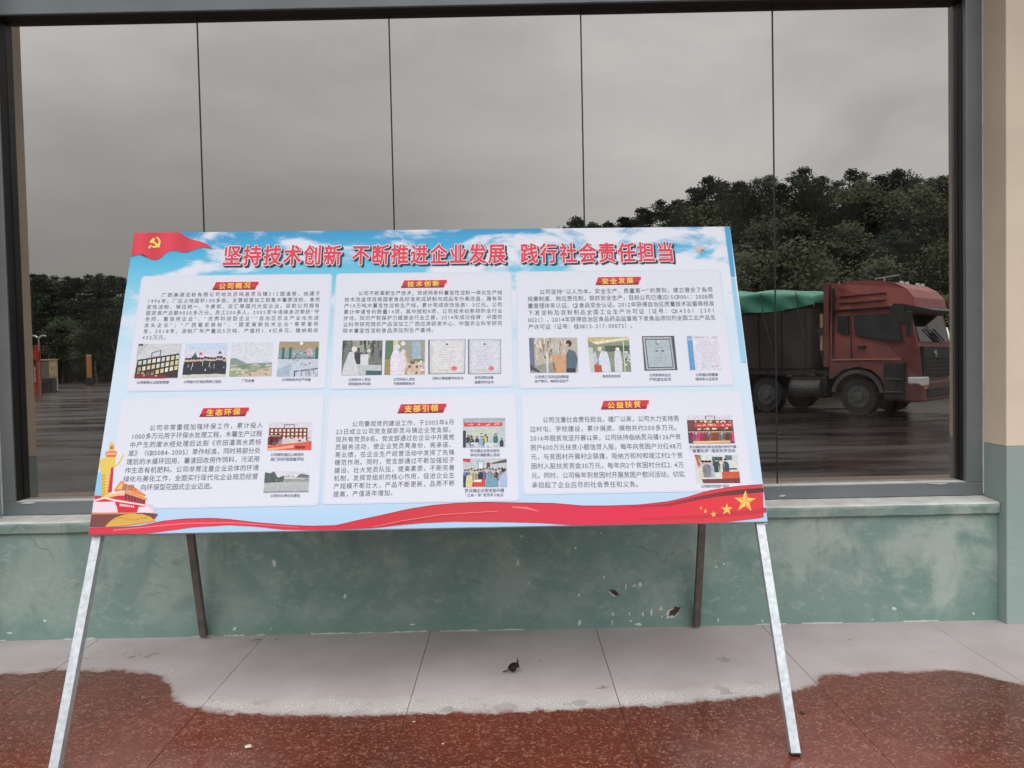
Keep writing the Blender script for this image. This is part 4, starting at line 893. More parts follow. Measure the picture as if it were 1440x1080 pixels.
# deep blue hem of the print at the right edge
k = Ink(); k.px([(1020, 320), (1027.6, 319.4), (1034.5, 390), (1029, 390)], rgb(60, 165, 214), 1.2); k.px([(1029, 392), (1034.5, 392), (1050, 510), (1043, 510)], rgb(150, 206, 234), 1.2); k.build('print_hem', stand)

# ---- steel A-frame (in the stand's local axes)
inv = stand.matrix_world.inverted()
def loc_pt(p): return inv @ Vector(p)
tw = 0.030
zfoot = -0.69794 / ct
for (x0, m_) in ((0.004, M_galv), (2.4 - 0.004 - tw, M_galv)):
    # front leg: runs up behind the panel to its top
    top = Vector((x0 + tw / 2, TH + 0.002 + tw / 2, 1.185))
    # foot sits on the floor
    base = Vector((x0 + tw / 2, TH + 0.002 + tw / 2, 0)); dirv = Vector((0, 0, -1))
    wb = stand.matrix_world @ base; wd = (stand.matrix_world.to_3x3() @ dirv); tt = (0.002 - wb.z) / wd.z
    foot = base + dirv * (tt - 0.004)
    # the legs are splayed a little towards the viewer below the panel
    foot = loc_pt((-1.472, 2.450, 0.004)) if x0 < 1 else loc_pt((0.880, 2.474, 0.004))
    if True:
        top = Vector((x0 + tw / 2, TH + 0.004 + tw / 2, 0.10))
    bm = bmesh.new(); bm_bar(bm, foot, top, tw, tw, 0.0015)
    link('front_leg', fin(bm, 'front_leg'), stand, m_)
    bm = bmesh.new(); bm_bar(bm, foot + Vector((0, 0, -0.002)), foot + Vector((0, 0, 0.004)), tw + 0.001, tw + 0.001, 0.001)
    link('leg_end_cap', fin(bm, 'leg_end_cap'), stand, M_seal)
for (fx, hx) in ((-1.475, 0.05), (0.846, 2.365)):
    topl = Vector((hx, TH + tw + 0.02, 1.17))
    footl = loc_pt((fx, WY - 0.022, 0.012))
    bm = bmesh.new(); bm_bar(bm, footl, topl, 0.030, 0.030, 0.0015)
    link('rear_leg', fin(bm, 'rear_leg'), stand, M_brown)
for z_ in (0.02, 0.6, 1.165):
    bm = bmesh.new(); bm_bar(bm, (tw + .006, TH + 0.002 + tw / 2, z_ + .015), (2.4 - tw - .006, TH + 0.002 + tw / 2, z_ + .015), 0.026, 0.026, 0.001)
    link('cross_rail', fin(bm, 'cross_rail'), stand, M_galv)

# ------------------------------------------------------------------ dead leaf and litter on the floor
lx, ly = on_floor(722, 946)
leaf = empty('dead_leaf', (lx, ly, 0.002), 0.3); tag(leaf, 'curled dark brown dead leaf lying on the dry grey floor', 'leaf')
bm = bmesh.new(); n, m_ = 12, 9; P = []; lr = random.Random(2)
for i in range(n + 1):
    t = i / n; row = []
    wv = 0.021 * math.sin(math.pi * min(.98, max(.03, t))) ** .8
    for j in range(m_ + 1):
        a = (j / m_ - .5) * 3.9
        row.append(bm.verts.new((-.022 + .044 * t, wv * math.sin(a) * 1.0 + lr.uniform(-.001, .001), .021 - wv * math.cos(a) * .95 + lr.uniform(-.0015, .0015) + .012 * t * t)))
    P.append(row)
for i in range(n):
    for j in range(m_): bm.faces.new((P[i][j], P[i + 1][j], P[i + 1][j + 1], P[i][j + 1]))
bmesh.ops.solidify(bm, geom=bm.faces, thickness=0.0012)
link('leaf_blade', fin(bm, 'leaf_blade', True), leaf, M_leafdead)
bm = bmesh.new(); bm_prism(bm, [(.010, .018), (.026, .016), (.020, .056)], -.003, .003)
link('leaf_tip', fin(bm, 'leaf_tip'), leaf, M_leafdead)
bm = bmesh.new(); bm_bar(bm, (-.018, 0, .012), (-.046, -.006, .010), 0.004)
link('leaf_stalk', fin(bm, 'leaf_stalk'), leaf, M_leafdead)
M_scrap = mat('pale_plaster_crumb', rgb(205, 190, 170), 0.8)
for i, (px, py, s_, lab) in enumerate([(242, 945, .010, 'white plaster crumb at the wet edge left of the stand'), (349, 1052, .014, 'pale chip lying on the wet red tiles right of the left front leg'), (582, 1016, .006, 'small light crumb on the wet tiles below the board centre'),
                                       (1196, 899, .009, 'thin white flake on the dry floor by the right wall'), (1128, 1003, .010, 'reddish chip beside the right front leg'), (623, 1047, .005, 'tiny white crumb near the photo foot between two tile joints')]):
    x, y = on_floor(px, py); bm = bmesh.new(); bmesh.ops.create_icosphere(bm, subdivisions=1, radius=1)
    for v in bm.verts: v.co = Vector((v.co.x * s_ * random.uniform(.7, 1.2), v.co.y * s_ * random.uniform(.6, 1), v.co.z * s_ * .35 + s_ * .33))
    o = link('plaster_crumb', fin(bm, 'plaster_crumb'), None, M_scrap if i != 4 else M_leafdead, (x, y, 0.001)); tag(o, lab, 'debris')

# ------------------------------------------------------------------ lorry parked in the yard (seen in the mirror glass)
M_red = mat('faded_red_cab_paint', (0.30, 0.068, 0.062, 1), 0.42, 0, 0.25, 1.4, 0.1, 8)
_N, _L = nodes_of(M_red); _b = _N['Principled BSDF']; _src = _b.inputs['Base Color'].links[0].from_socket
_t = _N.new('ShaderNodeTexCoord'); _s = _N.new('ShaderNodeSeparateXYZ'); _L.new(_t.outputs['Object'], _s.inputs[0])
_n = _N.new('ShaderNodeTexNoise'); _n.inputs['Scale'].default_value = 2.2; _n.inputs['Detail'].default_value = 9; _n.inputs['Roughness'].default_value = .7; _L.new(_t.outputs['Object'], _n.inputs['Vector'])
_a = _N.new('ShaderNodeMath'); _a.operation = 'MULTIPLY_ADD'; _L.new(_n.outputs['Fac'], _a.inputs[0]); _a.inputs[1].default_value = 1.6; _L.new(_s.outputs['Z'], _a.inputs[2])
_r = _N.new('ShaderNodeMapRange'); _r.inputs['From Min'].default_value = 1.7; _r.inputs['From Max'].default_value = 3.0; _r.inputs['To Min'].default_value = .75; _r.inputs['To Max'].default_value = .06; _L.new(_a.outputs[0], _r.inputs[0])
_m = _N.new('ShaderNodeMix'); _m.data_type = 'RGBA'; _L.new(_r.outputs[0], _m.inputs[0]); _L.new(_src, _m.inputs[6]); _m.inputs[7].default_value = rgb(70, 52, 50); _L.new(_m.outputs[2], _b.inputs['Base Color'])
M_redd = mat('dark_red_cab_paint', (0.16, 0.045, 0.042, 1), 0.5, 0, 0.2, 2)
M_blk = mat('black_plastic', rgb(34, 36, 38), 0.55, 0, 0.3, 4)
M_cab_glass = mat('dark_cab_glass', rgb(26, 34, 38), 0.08, 0, 0.05, 1, spec=0.8)
M_tyre = mat('rubber_tyre', rgb(38, 38, 39), 0.85, 0, 0.2, 10)
M_rim = mat('dusty_steel_rim', rgb(82, 84, 86), 0.6, 0.3, 0.25, 6)
M_chassis = mat('grimy_chassis', rgb(44, 44, 45), 0.8, 0, 0.3, 3)
M_cargo = mat('dark_cargo_side', rgb(52, 44, 46), 0.8, 0, 0.3, 1.2)
M_tarp = mat('green_tarpaulin', (0.030, 0.22, 0.15, 1), 0.55, 0, 0.3, 2.2, 0.4, 12)
M_orange2 = mat('amber_lens', rgb(190, 110, 50), .3)
M_lamp = mat('clear_lamp_lens', rgb(206, 212, 214), 0.2, 0, 0.2, 20)
M_chrome = mat('bright_metal', rgb(190, 190, 190), 0.25, 0.8, 0.1)
M_wood = mat('weathered_board', rgb(180, 160, 124), 0.8, 0, 0.25, 4)
hd = R(48)
hv = Vector((math.cos(hd), math.sin(hd), 0)); lv = Vector((-math.sin(hd), math.cos(hd), 0))
wheel_w = Vector((9.66, 2 * GY - 21.65, YZ))
org = wheel_w + hv * 1.42 - lv * 1.10
truck = empty('lorry', org, hd); truck.scale = (1.03, 1.03, 1.03); tag(truck, 'dusty red cab lorry under a green tarpaulin, reflected in the glass at right', 'truck')
def tp(name, bm, m, smooth=False, parent=None): return link(name, fin(bm, name, smooth), parent or truck, m)
prof = [(-2.2, 1.28), (-2.2, 3.60), (-1.35, 3.59), (-.85, 3.55), (-.5, 3.47), (-.22, 3.30), (-.04, 3.06), (0, 2.78), (-.12, 2.64), (.05, 1.90), (.10, 1.45), (.12, .95), (.12, .42), (-.62, .42), (-.70, .75), (-.82, 1.02), (-1.05, 1.22), (-1.42, 1.30), (-1.80, 1.22), (-2.02, 1.05), (-2.12, .98), (-2.2, 1.0)]
bm = bmesh.new(); bm_prism(bm, prof, -1.22, 1.22)
for v in bm.verts:      # shoulders taper towards the roof and the nose
    k_ = max(0, (v.co.z - 2.6)) * .13 + max(0, v.co.x + .5) * .16
    v.co.y *= 1 - k_
bmesh.ops.bevel(bm, geom=[e for e in bm.edges if abs(e.verts[0].co.y - e.verts[1].co.y) < .3 and len(e.link_faces) == 2 and e.calc_face_angle(0) > .6], offset=.06, segments=3, affect='EDGES')
tp('cab', bm, M_red, False)
bm = bmesh.new(); bm_prism(bm, [(-2.38, 1.3), (-2.38, 3.60), (-2.23, 3.63), (-2.23, 1.3)], -1.16, 1.16); tp('side_fairing', bm, M_redd)
bm = bmesh.new()
for z_ in (3.02, 3.2): bm_box(bm, -1.95, -.72, 1.03, 1.165 - (z_ - 3.02) * .12, z_, z_ + .035, .008)
tp('roof_moulding', bm, M_redd)
bm = bmesh.new(); bm_box(bm, -2.12, -.55, 1.09, 1.225, 2.83, 2.855); bm_box(bm, -2.10, -2.08, 1.09, 1.235, 1.5, 3.45); bm_box(bm, -1.58, -1.565, 1.20, 1.232, 1.5, 2.8); tp('panel_gap', bm, M_blk)
bm = bmesh.new(); bm_prism(bm, [(-1.50, 2.68), (-.42, 2.66), (-.28, 1.94), (-1.46, 2.14)], 1.06, 1.238)
for v in bm.verts: v.co.y *= 1 - max(0, v.co.z - 2.6) * .13
tp('side_window', bm, M_cab_glass)
bm = bmesh.new(); bm_prism(bm, [(-1.94, 2.68), (-1.66, 2.68), (-1.64, 2.17), (-1.86, 2.20), (-1.96, 2.28)], 1.06, 1.236); tp('side_window', bm, M_cab_glass)
bm = bmesh.new(); bm_prism(bm, [(-.115, 2.62), (.075, 1.92), (.03, 1.90), (-.25, 2.5)], -1.0, 1.0); tp('windscreen', bm, M_cab_glass)
bm = bmesh.new(); bm_prism(bm, [(-.30, 2.74), (-.28, 2.90), (.46, 2.70), (.44, 2.63), (-.02, 2.70)], -1.12, 1.14); tp('sun_visor', bm, M_blk)
for y_ in (-.55, .05):
    bm = bmesh.new(); bm_bar(bm, (.10, y_, 1.95), (.02, y_ + .5, 2.25), .025); tp('wiper', bm, M_blk)
bm = bmesh.new(); bm_prism(bm, [(-.62, 2.60), (-.50, 2.92), (-.26, 2.90), (-.14, 2.45), (-.34, 2.42)], 1.10, 1.215); tp('visor_bracket', bm, M_blk)
bm = bmesh.new(); bm_box(bm, .06, .15, -1.0, 1.0, 1.0, 1.80, .02); tp('grille', bm, M_blk)
for i in range(5):
    bm = bmesh.new(); bm_box(bm, .15, .175, -.9, .9, 1.08 + i * .1, 1.11 + i * .1, .004); tp('grille_bar', bm, M_chassis)
bm = bmesh.new(); bm_box(bm, -.72, -.22, 1.10, 1.245, .45, 1.40, .03); tp('step_panel', bm, M_chassis)
for z_ in (.62, .95):
    bm = bmesh.new(); bm_box(bm, -.70, -.26, 1.2, 1.27, z_, z_ + .04, .01); tp('step', bm, M_rim)
bm = bmesh.new(); bm_box(bm, -.05, .185, -.85, .85, .50, .74, .02); tp('lower_grille', bm, M_blk)
bm = bmesh.new(); bm_cyl(bm, (.16, 0.25, 1.62), .10, .03, 'X', 20); bm_cyl(bm, (.17, .25, 1.62), .06, .03, 'X', 20); tp('grille_badge', bm, M_chrome)
bm = bmesh.new(); bm_box(bm, -.35, .17, -1.20, 1.20, .40, .92, .05); tp('bumper', bm, M_red)
for s_ in (-1, 1):
    bm = bmesh.new(); bm_box(bm, -.16, .195, s_ * .98 - .22, s_ * .98 + .22, .80, 1.03, .04); tp('headlight', bm, M_lamp)
    bm = bmesh.new(); bm_box(bm, -.02, .20, s_ * .98 - .10, s_ * .98 + .14, .72, .78, .01); tp('turn_signal', bm, M_orange2)
bm = bmesh.new(); bm_box(bm, -2.1, -.3, 1.2, 1.245, 1.47, 1.505, .006); tp('door_trim', bm, mat('pale_trim', rgb(176, 120, 100), .5))
bm = bmesh.new(); bm_box(bm, -1.40, -1.18, 1.21, 1.26, 1.80, 1.86, .01); tp('door_handle', bm, M_blk)
bm = bmesh.new(); bm_bar(bm, (-.15, 1.2, 2.1), (-.02, 1.42, 2.15), .03); bm_bar(bm, (-.15, 1.2, 2.7), (-.02, 1.42, 2.65), .03); bm_box(bm, -.08, .04, 1.34, 1.52, 2.05, 2.68, .02); tp('wing_mirror', bm, M_blk)
bm = bmesh.new(); bm_bar(bm, (.3, -.9, 2.72), (.42, -1.15, 2.4), .03); bm_box(bm, .36, .46, -1.3, -1.08, 1.95, 2.4, .02); tp('wing_mirror', bm, M_blk)
bm = bmesh.new()
bm_bar(bm, (-1.0, .5, 3.52), (-1.0, .5, 3.70), .03); bm_bar(bm, (-1.25, .5, 3.66), (-.62, .5, 3.72), .035); tp('air_horn', bm, M_chrome)
for y_ in (.7, .35, -.35, -.7):
    bm = bmesh.new(); bm_box(bm, -.52, -.44, y_ - .06, y_ + .06, 3.43, 3.53, .02); tp('roof_marker_lamp', bm, M_lamp)
bm = bmesh.new()
for i in range(13):
    a0, a1 = R(8 + i * 12.6), R(8 + (i + 1) * 12.6)
    for (ra, rb_2) in ((.60, .70),):
        pts = [(-1.42 + ra * math.cos(a0), .52 + ra * math.sin(a0)), (-1.42 + rb_2 * math.cos(a0), .52 + rb_2 * math.sin(a0)), (-1.42 + rb_2 * math.cos(a1), .52 + rb_2 * math.sin(a1)), (-1.42 + ra * math.cos(a1), .52 + ra * math.sin(a1))]
        bm_prism(bm, pts, .82, 1.25)
tp('wheel_arch', bm, mat('dusty_grey_guard', rgb(72, 72, 74), .7, 0, .2, 4))
def wheel_meshes():
    bt = bmesh.new(); bm_cyl(bt, (0, 0, 0), .50, .28, 'Y', 36, bev=.045)
    br = bmesh.new(); bm_cyl(br, (0, .10, 0), .29, .12, 'Y', 28, bev=.015); bm_cyl(br, (0, .15, 0), .13, .10, 'Y', 20, bev=.01)
    for i in range(8): bm_cyl(br, (.2 * math.cos(i * math.pi / 4), .17, .2 * math.sin(i * math.pi / 4)), .018, .04, 'Y', 8)
    return fin(bt, 'tyre'), fin(br, 'rim')
tm, rm_ = wheel_meshes(); tm.materials.append(M_tyre); rm_.materials.append(M_rim)
for wx in (-1.42, -4.15, -5.5, -9.5, -10.8):
    for s_ in (-1, 1):
        wh = empty('wheel', (wx, s_ * 1.0, .50), 0 if s_ > 0 else math.pi); wh.parent = truck
        link('tyre', tm, wh); link('rim', rm_, wh)
bm = bmesh.new(); bm_box(bm, -12.3, -.3, -.45, .45, .62, .98); bm_box(bm, -3.4, -2.3, .75, 1.15, .45, 1.05, .05); bm_box(bm, -3.55, -2.25, 1.0, 1.18, 1.12, 1.20); bm_box(bm, -8.5, -6.3, .95, 1.15, .5, 1.0, .02); bm_box(bm, -12.3, -2.6, -1.2, 1.2, 1.1, 1.25)
bm_bar(bm, (-12, 1.16, .75), (-6.3, 1.16, .75), .06); tp('chassis', bm, M_chassis)
bm = bmesh.new(); bm_cyl(bm, (-2.9, 1.02, .72), .26, .9, 'X', 20, bev=.03); tp('fuel_tank', bm, M_rim)
bm = bmesh.new(); bm_box(bm, -12.4, -2.72, -1.24, 1.24, 1.26, 2.95, .02)
for i in range(14): bm_box(bm, -12.3 + i * .72, -12.24 + i * .72, 1.24, 1.29, 1.26, 2.9)
tp('cargo_bed', bm, M_cargo)
bm = bmesh.new(); bm_box(bm, -2.55, -2.46, -.9, 1.05, 1.75, 2.78, .02); tp('headboard', bm, M_wood)
bm = bmesh.new(); bm_cyl(bm, (-2.5, 1.07, 2.30), .10, .06, 'Y', 16); bm_bar(bm, (-2.5, 1.06, 1.75), (-2.4, 1.06, 1.3), .05); tp('headboard_lamp', bm, M_blk)
# tarpaulin: draped sheet with folds
bm = bmesh.new(); nx_, ns = 150, 44; rows_ = []
for i in range(nx_ + 1):
    X = -2.62 - (9.85) * i / nx_
    e_ = min(1, i / 10); hgt = 3.30 + .38 * (1 - math.exp(-((-2.62 - X) / .9))) + .05 * math.sin(X * 1.7) + .03 * math.sin(X * 4.1)
    hem = 2.86 + .05 * math.sin(X * 1.3 + .5) + .02 * math.sin(X * 5)
    if i < 14: hem += .22 * (1 - i / 14)
    row = []
    for j in range(ns + 1):
        s_ = j / ns
        if s_ < .2: y, z = -1.27, hem + (hgt - .18 - hem) * (s_ / .2)
        elif s_ > .8: y, z = 1.27, hem + (hgt - .18 - hem) * ((1 - s_) / .2)
        else:
            a = (s_ - .2) / .6; y = -1.27 + 2.54 * a; z = hgt - .18 + .18 * math.sin(math.pi * a) ** .5
        fold = .035 * math.sin(X * 7.0 + z * 9 + 1.2 * math.sin(X * 2.2)) * (1 if (s_ < .22 or s_ > .78) else .3)
        row.append(bm.verts.new((X, y + (fold if y > 0 else -fold) + (.02 if y > 0 else -.02), z + random.uniform(-.006, .006))))
    rows_.append(row)
for i in range(nx_):
    for j in range(ns): bm.faces.new((rows_[i][j], rows_[i + 1][j], rows_[i + 1][j + 1], rows_[i][j + 1]))
fr = [bm.verts.new((-2.60, v.co.y, max(2.95, min(v.co.z, 3.2)) - .1)) for v in rows_[0]]
for j in range(ns): bm.faces.new((rows_[0][j], rows_[0][j + 1], fr[j + 1], fr[j]))
tp('tarpaulin', bm, M_tarp, True)
for i in range(9):
    X = -3.1 - i * 1.08; bm = bmesh.new()
    bm_bar(bm, (X, 1.335, 3.42), (X + .06, 1.33, 2.84), .022); bm_bar(bm, (X + .06, 1.33, 2.86), (X + .30, 1.29, 1.9), .018); tp('tie_rope', bm, M_rim)

# ------------------------------------------------------------------ other things across the yard
M_pole_red = mat('red_painted_steel', (0.40, 0.05, 0.035, 1), .5, 0, .3, 6)
M_orange = mat('orange_paint', (0.50, 0.20, 0.07, 1), .6, 0, .2, 6)
def yardpt(px, d):
    """where a thing seen at photo column px in the glass, d metres behind it in the mirror, really stands"""
    return ((px - 722) * d / FPX, 2 * GY - d)
x, y = yardpt(57, 50)
o = empty('red_gantry_post', (x, y, YZ)); tag(o, 'tall red lattice post standing in the yard left of the gate pier', 'post')
bm = bmesh.new()
for a, b_ in ((-.14, -.14), (.14, -.14), (-.14, .14), (.14, .14)): bm_bar(bm, (a, b_, 0), (a, b_, 3.3), .05)
link('upright', fin(bm, 'upright'), o, M_pole_red)
bm = bmesh.new()
for i in range(9): bm_bar(bm, (-.14, .14, .1 + i * .35), (.14, .14, .42 + i * .35), .03); bm_bar(bm, (-.14, -.14, .42 + i * .35), (.14, -.14, .1 + i * .35), .03)
link('lattice_brace', fin(bm, 'lattice_brace'), o, M_pole_red)
bm = bmesh.new(); bm_box(bm, -.75, .1, -.2, .2, 2.3, 2.9, .02); link('sign_box', fin(bm, 'sign_box'), o, M_pole_red)
bm = bmesh.new(); bm_box(bm, -.7, -.15, -.12, .12, .9, 1.9, .02); link('control_cabinet', fin(bm, 'control_cabinet'), o, M_lamp)
x, y = yardpt(61, 56)
o = empty('yard_lamp', (x, y, YZ)); tag(o, 'slim pole lamp with two white curved heads behind the red post', 'street lamp')
bm = bmesh.new(); bm_cyl(bm, (0, 0, 2.0), .045, 4.0, 'Z', 12); link('pole', fin(bm, 'pole'), o, M_chrome)
for s_ in (-1, 1):
    bm = bmesh.new(); pr = None
    for i in range(7):
        a = i / 6; p = Vector((s_ * (.08 + .42 * a), 0, 4.0 + .16 * math.sin(a * math.pi * .8)))
        if pr: bm_bar(bm, pr, p, .16, .07)
        pr = p
    link('lamp_head', fin(bm, 'lamp_head'), o, M_lamp)
x, y = yardpt(71, 62)
o = empty('gate_pier', (x, y, YZ)); tag(o, 'beige rendered gate pier with a darker panel and flat cap', 'gate pier')
bm = bmesh.new(); bm_box(bm, -.62, .35, -.3, .3, .0, 2.35, .02); link('pier_panel', fin(bm, 'pier_panel'), o, mat('dull_beige_panel', rgb(112, 104, 96), .8))
bm = bmesh.new(); bm_box(bm, .36, .68, -.34, .34, 0, 2.4, .02); link('pier_edge', fin(bm, 'pier_edge'), o, M_wood)
bm = bmesh.new(); bm_box(bm, -.66, .72, -.38, .38, 2.41, 2.52, .02); link('cap', fin(bm, 'cap'), o, M_wood)
x, y = yardpt(73, 60)
o = empty('planter_block', (x, y, YZ)); tag(o, 'low dark grey ribbed concrete block in front of the gate pier', 'concrete block')
bm = bmesh.new(); bm_box(bm, -.50, .46, -.3, .3, 0, 1.08, .03); link('block', fin(bm, 'block'), o, mat('dark_concrete', rgb(72, 72, 72), .85, 0, .25, 4))
bm = bmesh.new()
for i in range(6): bm_box(bm, -.45 + i * .16, -.40 + i * .16, .3, .33, .08, 1.0)
link('rib', fin(bm, 'rib'), o, M_chassis)
x, y = yardpt(83, 61)
o = empty('white_bollard', (x, y, YZ)); tag(o, 'short white bollard at the corner of the grey block', 'bollard')
bm = bmesh.new(); bm_cyl(bm, (0, 0, .35), .11, .7, 'Z', 16, .09, bev=.02); link('post', fin(bm, 'post'), o, M_lamp)
bm = bmesh.new(); bm_cyl(bm, (0, 0, .03), .17, .06, 'Z', 16); link('base', fin(bm, 'base'), o, M_chassis)
x, y = yardpt(132, 80)
o = empty('orange_column', (x, y, YZ)); tag(o, 'orange cylinder column with a cream cap on a dark plinth', 'column')
bm = bmesh.new(); bm_cyl(bm, (0, 0, 1.85), .24, 2.1, 'Z', 20); link('shaft', fin(bm, 'shaft'), o, M_orange)
bm = bmesh.new(); bm_cyl(bm, (0, 0, 3.02), .26, .22, 'Z', 20, bev=.03); link('cap', fin(bm, 'cap'), o, M_wood)
bm = bmesh.new(); bm_box(bm, -.28, .28, -.28, .28, 0, .79, .02); link('plinth', fin(bm, 'plinth'), o, M_chassis)
x, y = yardpt(141, 80)
o = empty('thin_pole', (x, y, YZ)); tag(o, 'thin grey pole beside the orange column', 'pole')
bm = bmesh.new(); bm_cyl(bm, (0, 0, 1.25), .045, 2.5, 'Z', 10); link('pole', fin(bm, 'pole'), o, M_rim)
bm = bmesh.new(); bm_box(bm, -.1, .1, -.1, .1, 0, .05); link('foot_plate', fin(bm, 'foot_plate'), o, M_rim)
# striped barrier / corrugated sheets beyond the lorry's nose
x, y = yardpt(1372, 30)
o = empty('corrugated_hut', (x, y, YZ), R(25)); tag(o, 'pale corrugated metal hut beyond the nose of the red lorry', 'hut')
bm = bmesh.new(); bm_box(bm, -2.2, 2.2, -1.4, 1.4, 0, 2.0); link('hut_wall', fin(bm, 'hut_wall'), o, M_wood)
bm = bmesh.new()
for i in range(30): bm_cyl(bm, (-2.2 + i * .152, 1.42, 1.0), .045, 2.0, 'Z', 8)
link('corrugation', fin(bm, 'corrugation'), o, M_lamp)
for s_ in (-1, 1):
    bm = bmesh.new()
    for i in range(24):
        xx = -2.3 + i * .2; bm_bar(bm, (xx, 0, 2.62), (xx, s_ * 1.7, 1.98), .14, .03)
    link('roof_sheet', fin(bm, 'roof_sheet'), o, M_lamp)

# ------------------------------------------------------------------ trees
def leaf_material(name, c1, c2):
    m = bpy.data.materials.new(name); m.use_nodes = True; N, L = nodes_of(m); b = N['Principled BSDF']
    g = N.new('ShaderNodeNewGeometry'); oi = N.new('ShaderNodeObjectInfo')
    n = N.new('ShaderNodeTexNoise'); n.inputs['Scale'].default_value = 0.9; n.inputs['Detail'].default_value = 4
    L.new(g.outputs['Position'], n.inputs['Vector'])
    ad = N.new('ShaderNodeMath'); ad.operation = 'MULTIPLY_ADD'; L.new(oi.outputs['Random'], ad.inputs[0]); ad.inputs[1].default_value = 0.35; L.new(n.outputs['Fac'], ad.inputs[2])
    rr = N.new('ShaderNodeMapRange'); rr.inputs['From Min'].default_value = .35; rr.inputs['From Max'].default_value = .95; L.new(ad.outputs[0], rr.inputs[0])
    mx = N.new('ShaderNodeMix'); mx.data_type = 'RGBA'; mx.inputs[6].default_value = c1; mx.inputs[7].default_value = c2
    L.new(rr.outputs[0], mx.inputs[0]); L.new(mx.outputs[2], b.inputs['Base Color']); b.inputs['Roughness'].default_value = 0.7; b.inputs['Specular IOR Level'].default_value = 0.2
    return m
M_leaf = leaf_material('eucalyptus_leaf', (0.020, 0.036, 0.022, 1), (0.046, 0.066, 0.036, 1))
M_leaf2 = leaf_material('broadleaf_bush', (0.024, 0.042, 0.022, 1), (0.082, 0.100, 0.046, 1))
M_bark = mat('grey_bark', rgb(96, 88, 78), 0.9, 0, .3, 3)
def crown_mesh(name, clumps, per, size, seed):
    """clumps: list of (centre, radius xyz); many small leaf faces scattered through each"""
    r_ = random.Random(seed); V = []; F = []
    for (c, rad) in clumps:
        for _ in range(per):
            p = Vector((r_.gauss(0, .50), r_.gauss(0, .50), abs(r_.gauss(0, .62)) - .28))
            if p.length > 1.45: p *= 1.3 / p.length
            p = Vector((c[0] + p.x * rad[0], c[1] + p.y * rad[1], c[2] + p.z * rad[2]))
            a = Vector((r_.gauss(0, 1), r_.gauss(0, 1), r_.gauss(0, .7))).normalized(); b2 = a.orthogonal().normalized()
            s_ = size * r_.uniform(.5, 1.3); i = len(V)
            V += [p + a * s_, p + b2 * s_ * .5, p - a * s_, p - b2 * s_ * .5]; F.append((i, i + 1, i + 2, i + 3))
    me = bpy.data.meshes.new(name); me.from_pydata([tuple(v) for v in V], [], F); me.update(); return me
def trunk_mesh(name, h, r0, clumps, seed):
    r_ = random.Random(seed); bm = bmesh.new(); pr = Vector((0, 0, -.3)); n = 6; P_ = []
    for i in range(1, n + 1):
        p = Vector((r_.uniform(-.12, .12) * i * .5, r_.uniform(-.12, .12) * i * .5, h * i / n)); w_ = r0 * 2 * (1 - .75 * i / n)
        bm_bar(bm, pr, p, max(w_, .05)); pr = p; P_.append(p)
    for (c, rad) in clumps:
        q = min(P_, key=lambda p: abs(p.z - (c[2] - 1.0))); bm_bar(bm, q, Vector(c), max(.04, r0 * .35))
    return fin(bm, name)
VAR = []
for vi in range(6):     # eucalyptus: bare lower trunk, domed tufts
    r_ = random.Random(40 + vi); H_ = 9.5 + r_.uniform(-1, 1.2); cl = []
    for i in range(17):
        t = i / 16; zz = H_ * (.40 + .52 * t); rad = (2.0 * math.sin(math.pi * min(1, .25 + .60 * t)) + .5)
        a = r_.uniform(0, 6.28); rr_ = rad * r_.uniform(.2, .9) * (1 - .25 * t ** 3)
        cl.append(((rr_ * math.cos(a), rr_ * math.sin(a), zz), (r_.uniform(.75, 1.2), r_.uniform(.75, 1.2), r_.uniform(.35, .6))))
    cl.append(((.3, -.2, H_ * .95), (1.0, 1.0, .45))); cl.append(((-.2, .1, H_ * .99), (.5, .5, .3)))
    cm = crown_mesh('crown', cl, 330, .125, 60 + vi); cm.materials.append(M_leaf)
    tm_ = trunk_mesh('trunk', H_ * .93, .14, cl, 70 + vi); tm_.materials.append(M_bark); VAR.append((cm, tm_, H_))
BUSH = []
for vi in range(4):     # round bushy tree, foliage nearly to the ground
    r_ = random.Random(90 + vi); cl = []
    for i in range(16):
        a = r_.uniform(0, 6.28); t = r_.random(); zz = .5 + 3.6 * t; rad = 1.75 * math.sin(math.pi * min(1, .2 + .7 * t)); rr_ = rad * r_.uniform(.2, .9)
        cl.append(((rr_ * math.cos(a), rr_ * math.sin(a), zz), (r_.uniform(.5, .95), r_.uniform(.5, .95), r_.uniform(.4, .7))))
    cm = crown_mesh('crown', cl, 300, .095, 110 + vi); cm.materials.append(M_leaf2)
    tm_ = trunk_mesh('trunk', 3.6, .10, cl, 120 + vi); tm_.materials.append(M_bark); BUSH.append((cm, tm_, 4.6))
tr = random.Random(3)
def plant(kind, x, d, top=None, z=None, sc=None, label='', group='', name='eucalyptus_tree', cat='tree'):
    cm, tm_, H_ = tr.choice(VAR if kind == 'e' else BUSH)
    zb = hill_h(x, d) if z is None else z
    s_ = sc if sc is not None else tr.uniform(.9, 1.15)
    if top is not None: s_ = max(.45, (top - zb) / H_)
    o = empty(name, (x, GY - d, zb - .1), tr.uniform(0, 6.28)); sxy = (s_ * .5 + .5) * tr.uniform(.92, 1.1); o.scale = (sxy, sxy, s_)
    tag(o, label, cat, group)
    link('crown', cm, o); link('trunk', tm_, o)
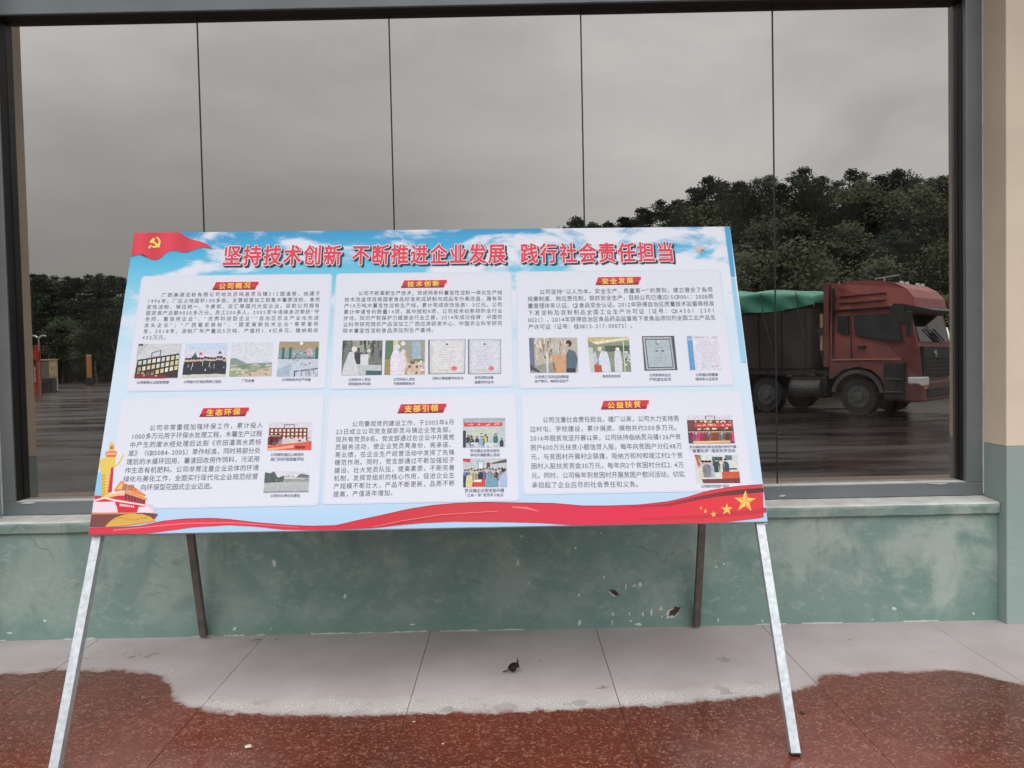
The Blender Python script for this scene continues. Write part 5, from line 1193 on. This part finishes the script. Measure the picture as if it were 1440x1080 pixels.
ridge_px = [(180, 388), (400, 384), (600, 374), (700, 362), (760, 350), (800, 334), (815, 312), (850, 318), (880, 310), (935, 284), (962, 284), (985, 266), (1005, 252), (1035, 262), (1068, 255), (1085, 250), (1110, 262), (1135, 240), (1165, 252), (1185, 258), (1207, 240), (1230, 262), (1247, 248), (1268, 240), (1300, 256), (1325, 251), (1360, 250), (1440, 245), (1600, 250)]
def ridge_y(px):
    for (xa, ya), (xb, yb) in zip(ridge_px, ridge_px[1:]):
        if xa <= px <= xb: return ya + (yb - ya) * (px - xa) / (xb - xa)
    return 388 if px < 180 else 250
def top_at(px, D): # world height needed so that a thing D metres deep in the mirror reaches the ridge line
    hor = 540 - FPX * math.tan(PITCH) - .021 * (px - 720)
    return CAM_H + (hor - ridge_y(px)) * D / FPX
EL = 'slender dark eucalyptus on the ridge of the hill behind the lorry'
for px in [818, 840, 862, 888, 912, 935, 960, 984, 1005, 1026, 1047, 1068, 1086, 1108, 1135, 1160, 1182, 1207, 1228, 1247, 1268, 1292, 1312, 1330, 1355, 1385, 1420, 1460]:
    D = 74 + tr.uniform(-2.5, 2.5); plant('e', (px - 722) * D / FPX, D - GY, top=top_at(px, D), label=EL, group='eucalyptus trees along the ridge')
for D0, n, drop, lab in ((68, 20, 2.2, 'dark eucalyptus halfway up the slope behind the lorry'), (61, 20, 4.6, 'leafy eucalyptus on the lower slope behind the lorry')):
    for i in range(n):
        px = 880 + i * (540 / n) + tr.uniform(-8, 8); D = D0 + tr.uniform(-2, 2)
        plant('e', (px - 722) * D / FPX, D - GY, top=top_at(min(px, 1400), D) - drop + tr.uniform(-.6, .4), label=lab, group=lab + 's')
for i in range(26):
    D = 52 + tr.uniform(-3.5, 3.5); px = 880 + i * 21 + tr.uniform(-6, 6)
    plant('b', (px - 722) * D / FPX, D - GY, sc=tr.uniform(1.3, 1.9), label='rounded broadleaf tree at the foot of the wooded hill', group='broadleaf trees at the foot of the hill', name='broadleaf_tree')
for i in range(18):
    D = 38 + tr.uniform(-3, 4); px = 930 + i * 27 + tr.uniform(-8, 8)
    plant('b', (px - 722) * D / FPX, D - GY, sc=tr.uniform(.95, 1.45) * (1.15 if px < 1180 else .95), label='light green bushy tree growing just behind the lorry', group='bushy trees behind the lorry', name='bushy_tree')
for i in range(24):
    D = 64 + tr.uniform(-3, 3); px = 850 + i * 26 + tr.uniform(-8, 8)
    plant('b', (px - 722) * D / FPX, D - GY, sc=tr.uniform(1.7, 2.3), label='dense dark shrubby tree filling the slope between the eucalyptus trunks', group='shrubby trees under the eucalyptus', name='shrubby_tree')
# far wood across the yard on the left
def far_top(px, D): return CAM_H + (540 - FPX * math.tan(PITCH) - .021 * (px - 720) - ridge_y(max(px, 60))) * D / FPX
for D0, n, drop in ((117, 48, 0), (110, 42, 3.0), (104, 42, 6.2)):
    for i in range(n):
        px = -40 + i * (760 / n) + tr.uniform(-5, 5); D = D0 + tr.uniform(-2, 2)
        plant('e', (px - 722) * D / FPX, D - GY, top=far_top(px, D) - drop + tr.uniform(-.4, .7), z=YZ + (4.5 if D0 > 115 else 2.3 if D0 > 108 else .3), label='distant dark tree in the wood across the yard, seen left of the board', group='trees of the far wood')
for i in range(60):
    px = -40 + i * 13 + tr.uniform(-4, 4); D = 98 + tr.uniform(-1, 3)
    plant('b', (px - 722) * D / FPX, D - GY, sc=tr.uniform(1.3, 2.0), z=YZ, label='dark bushy tree at the far edge of the yard', group='bushes at the far edge of the yard', name='bushy_tree')
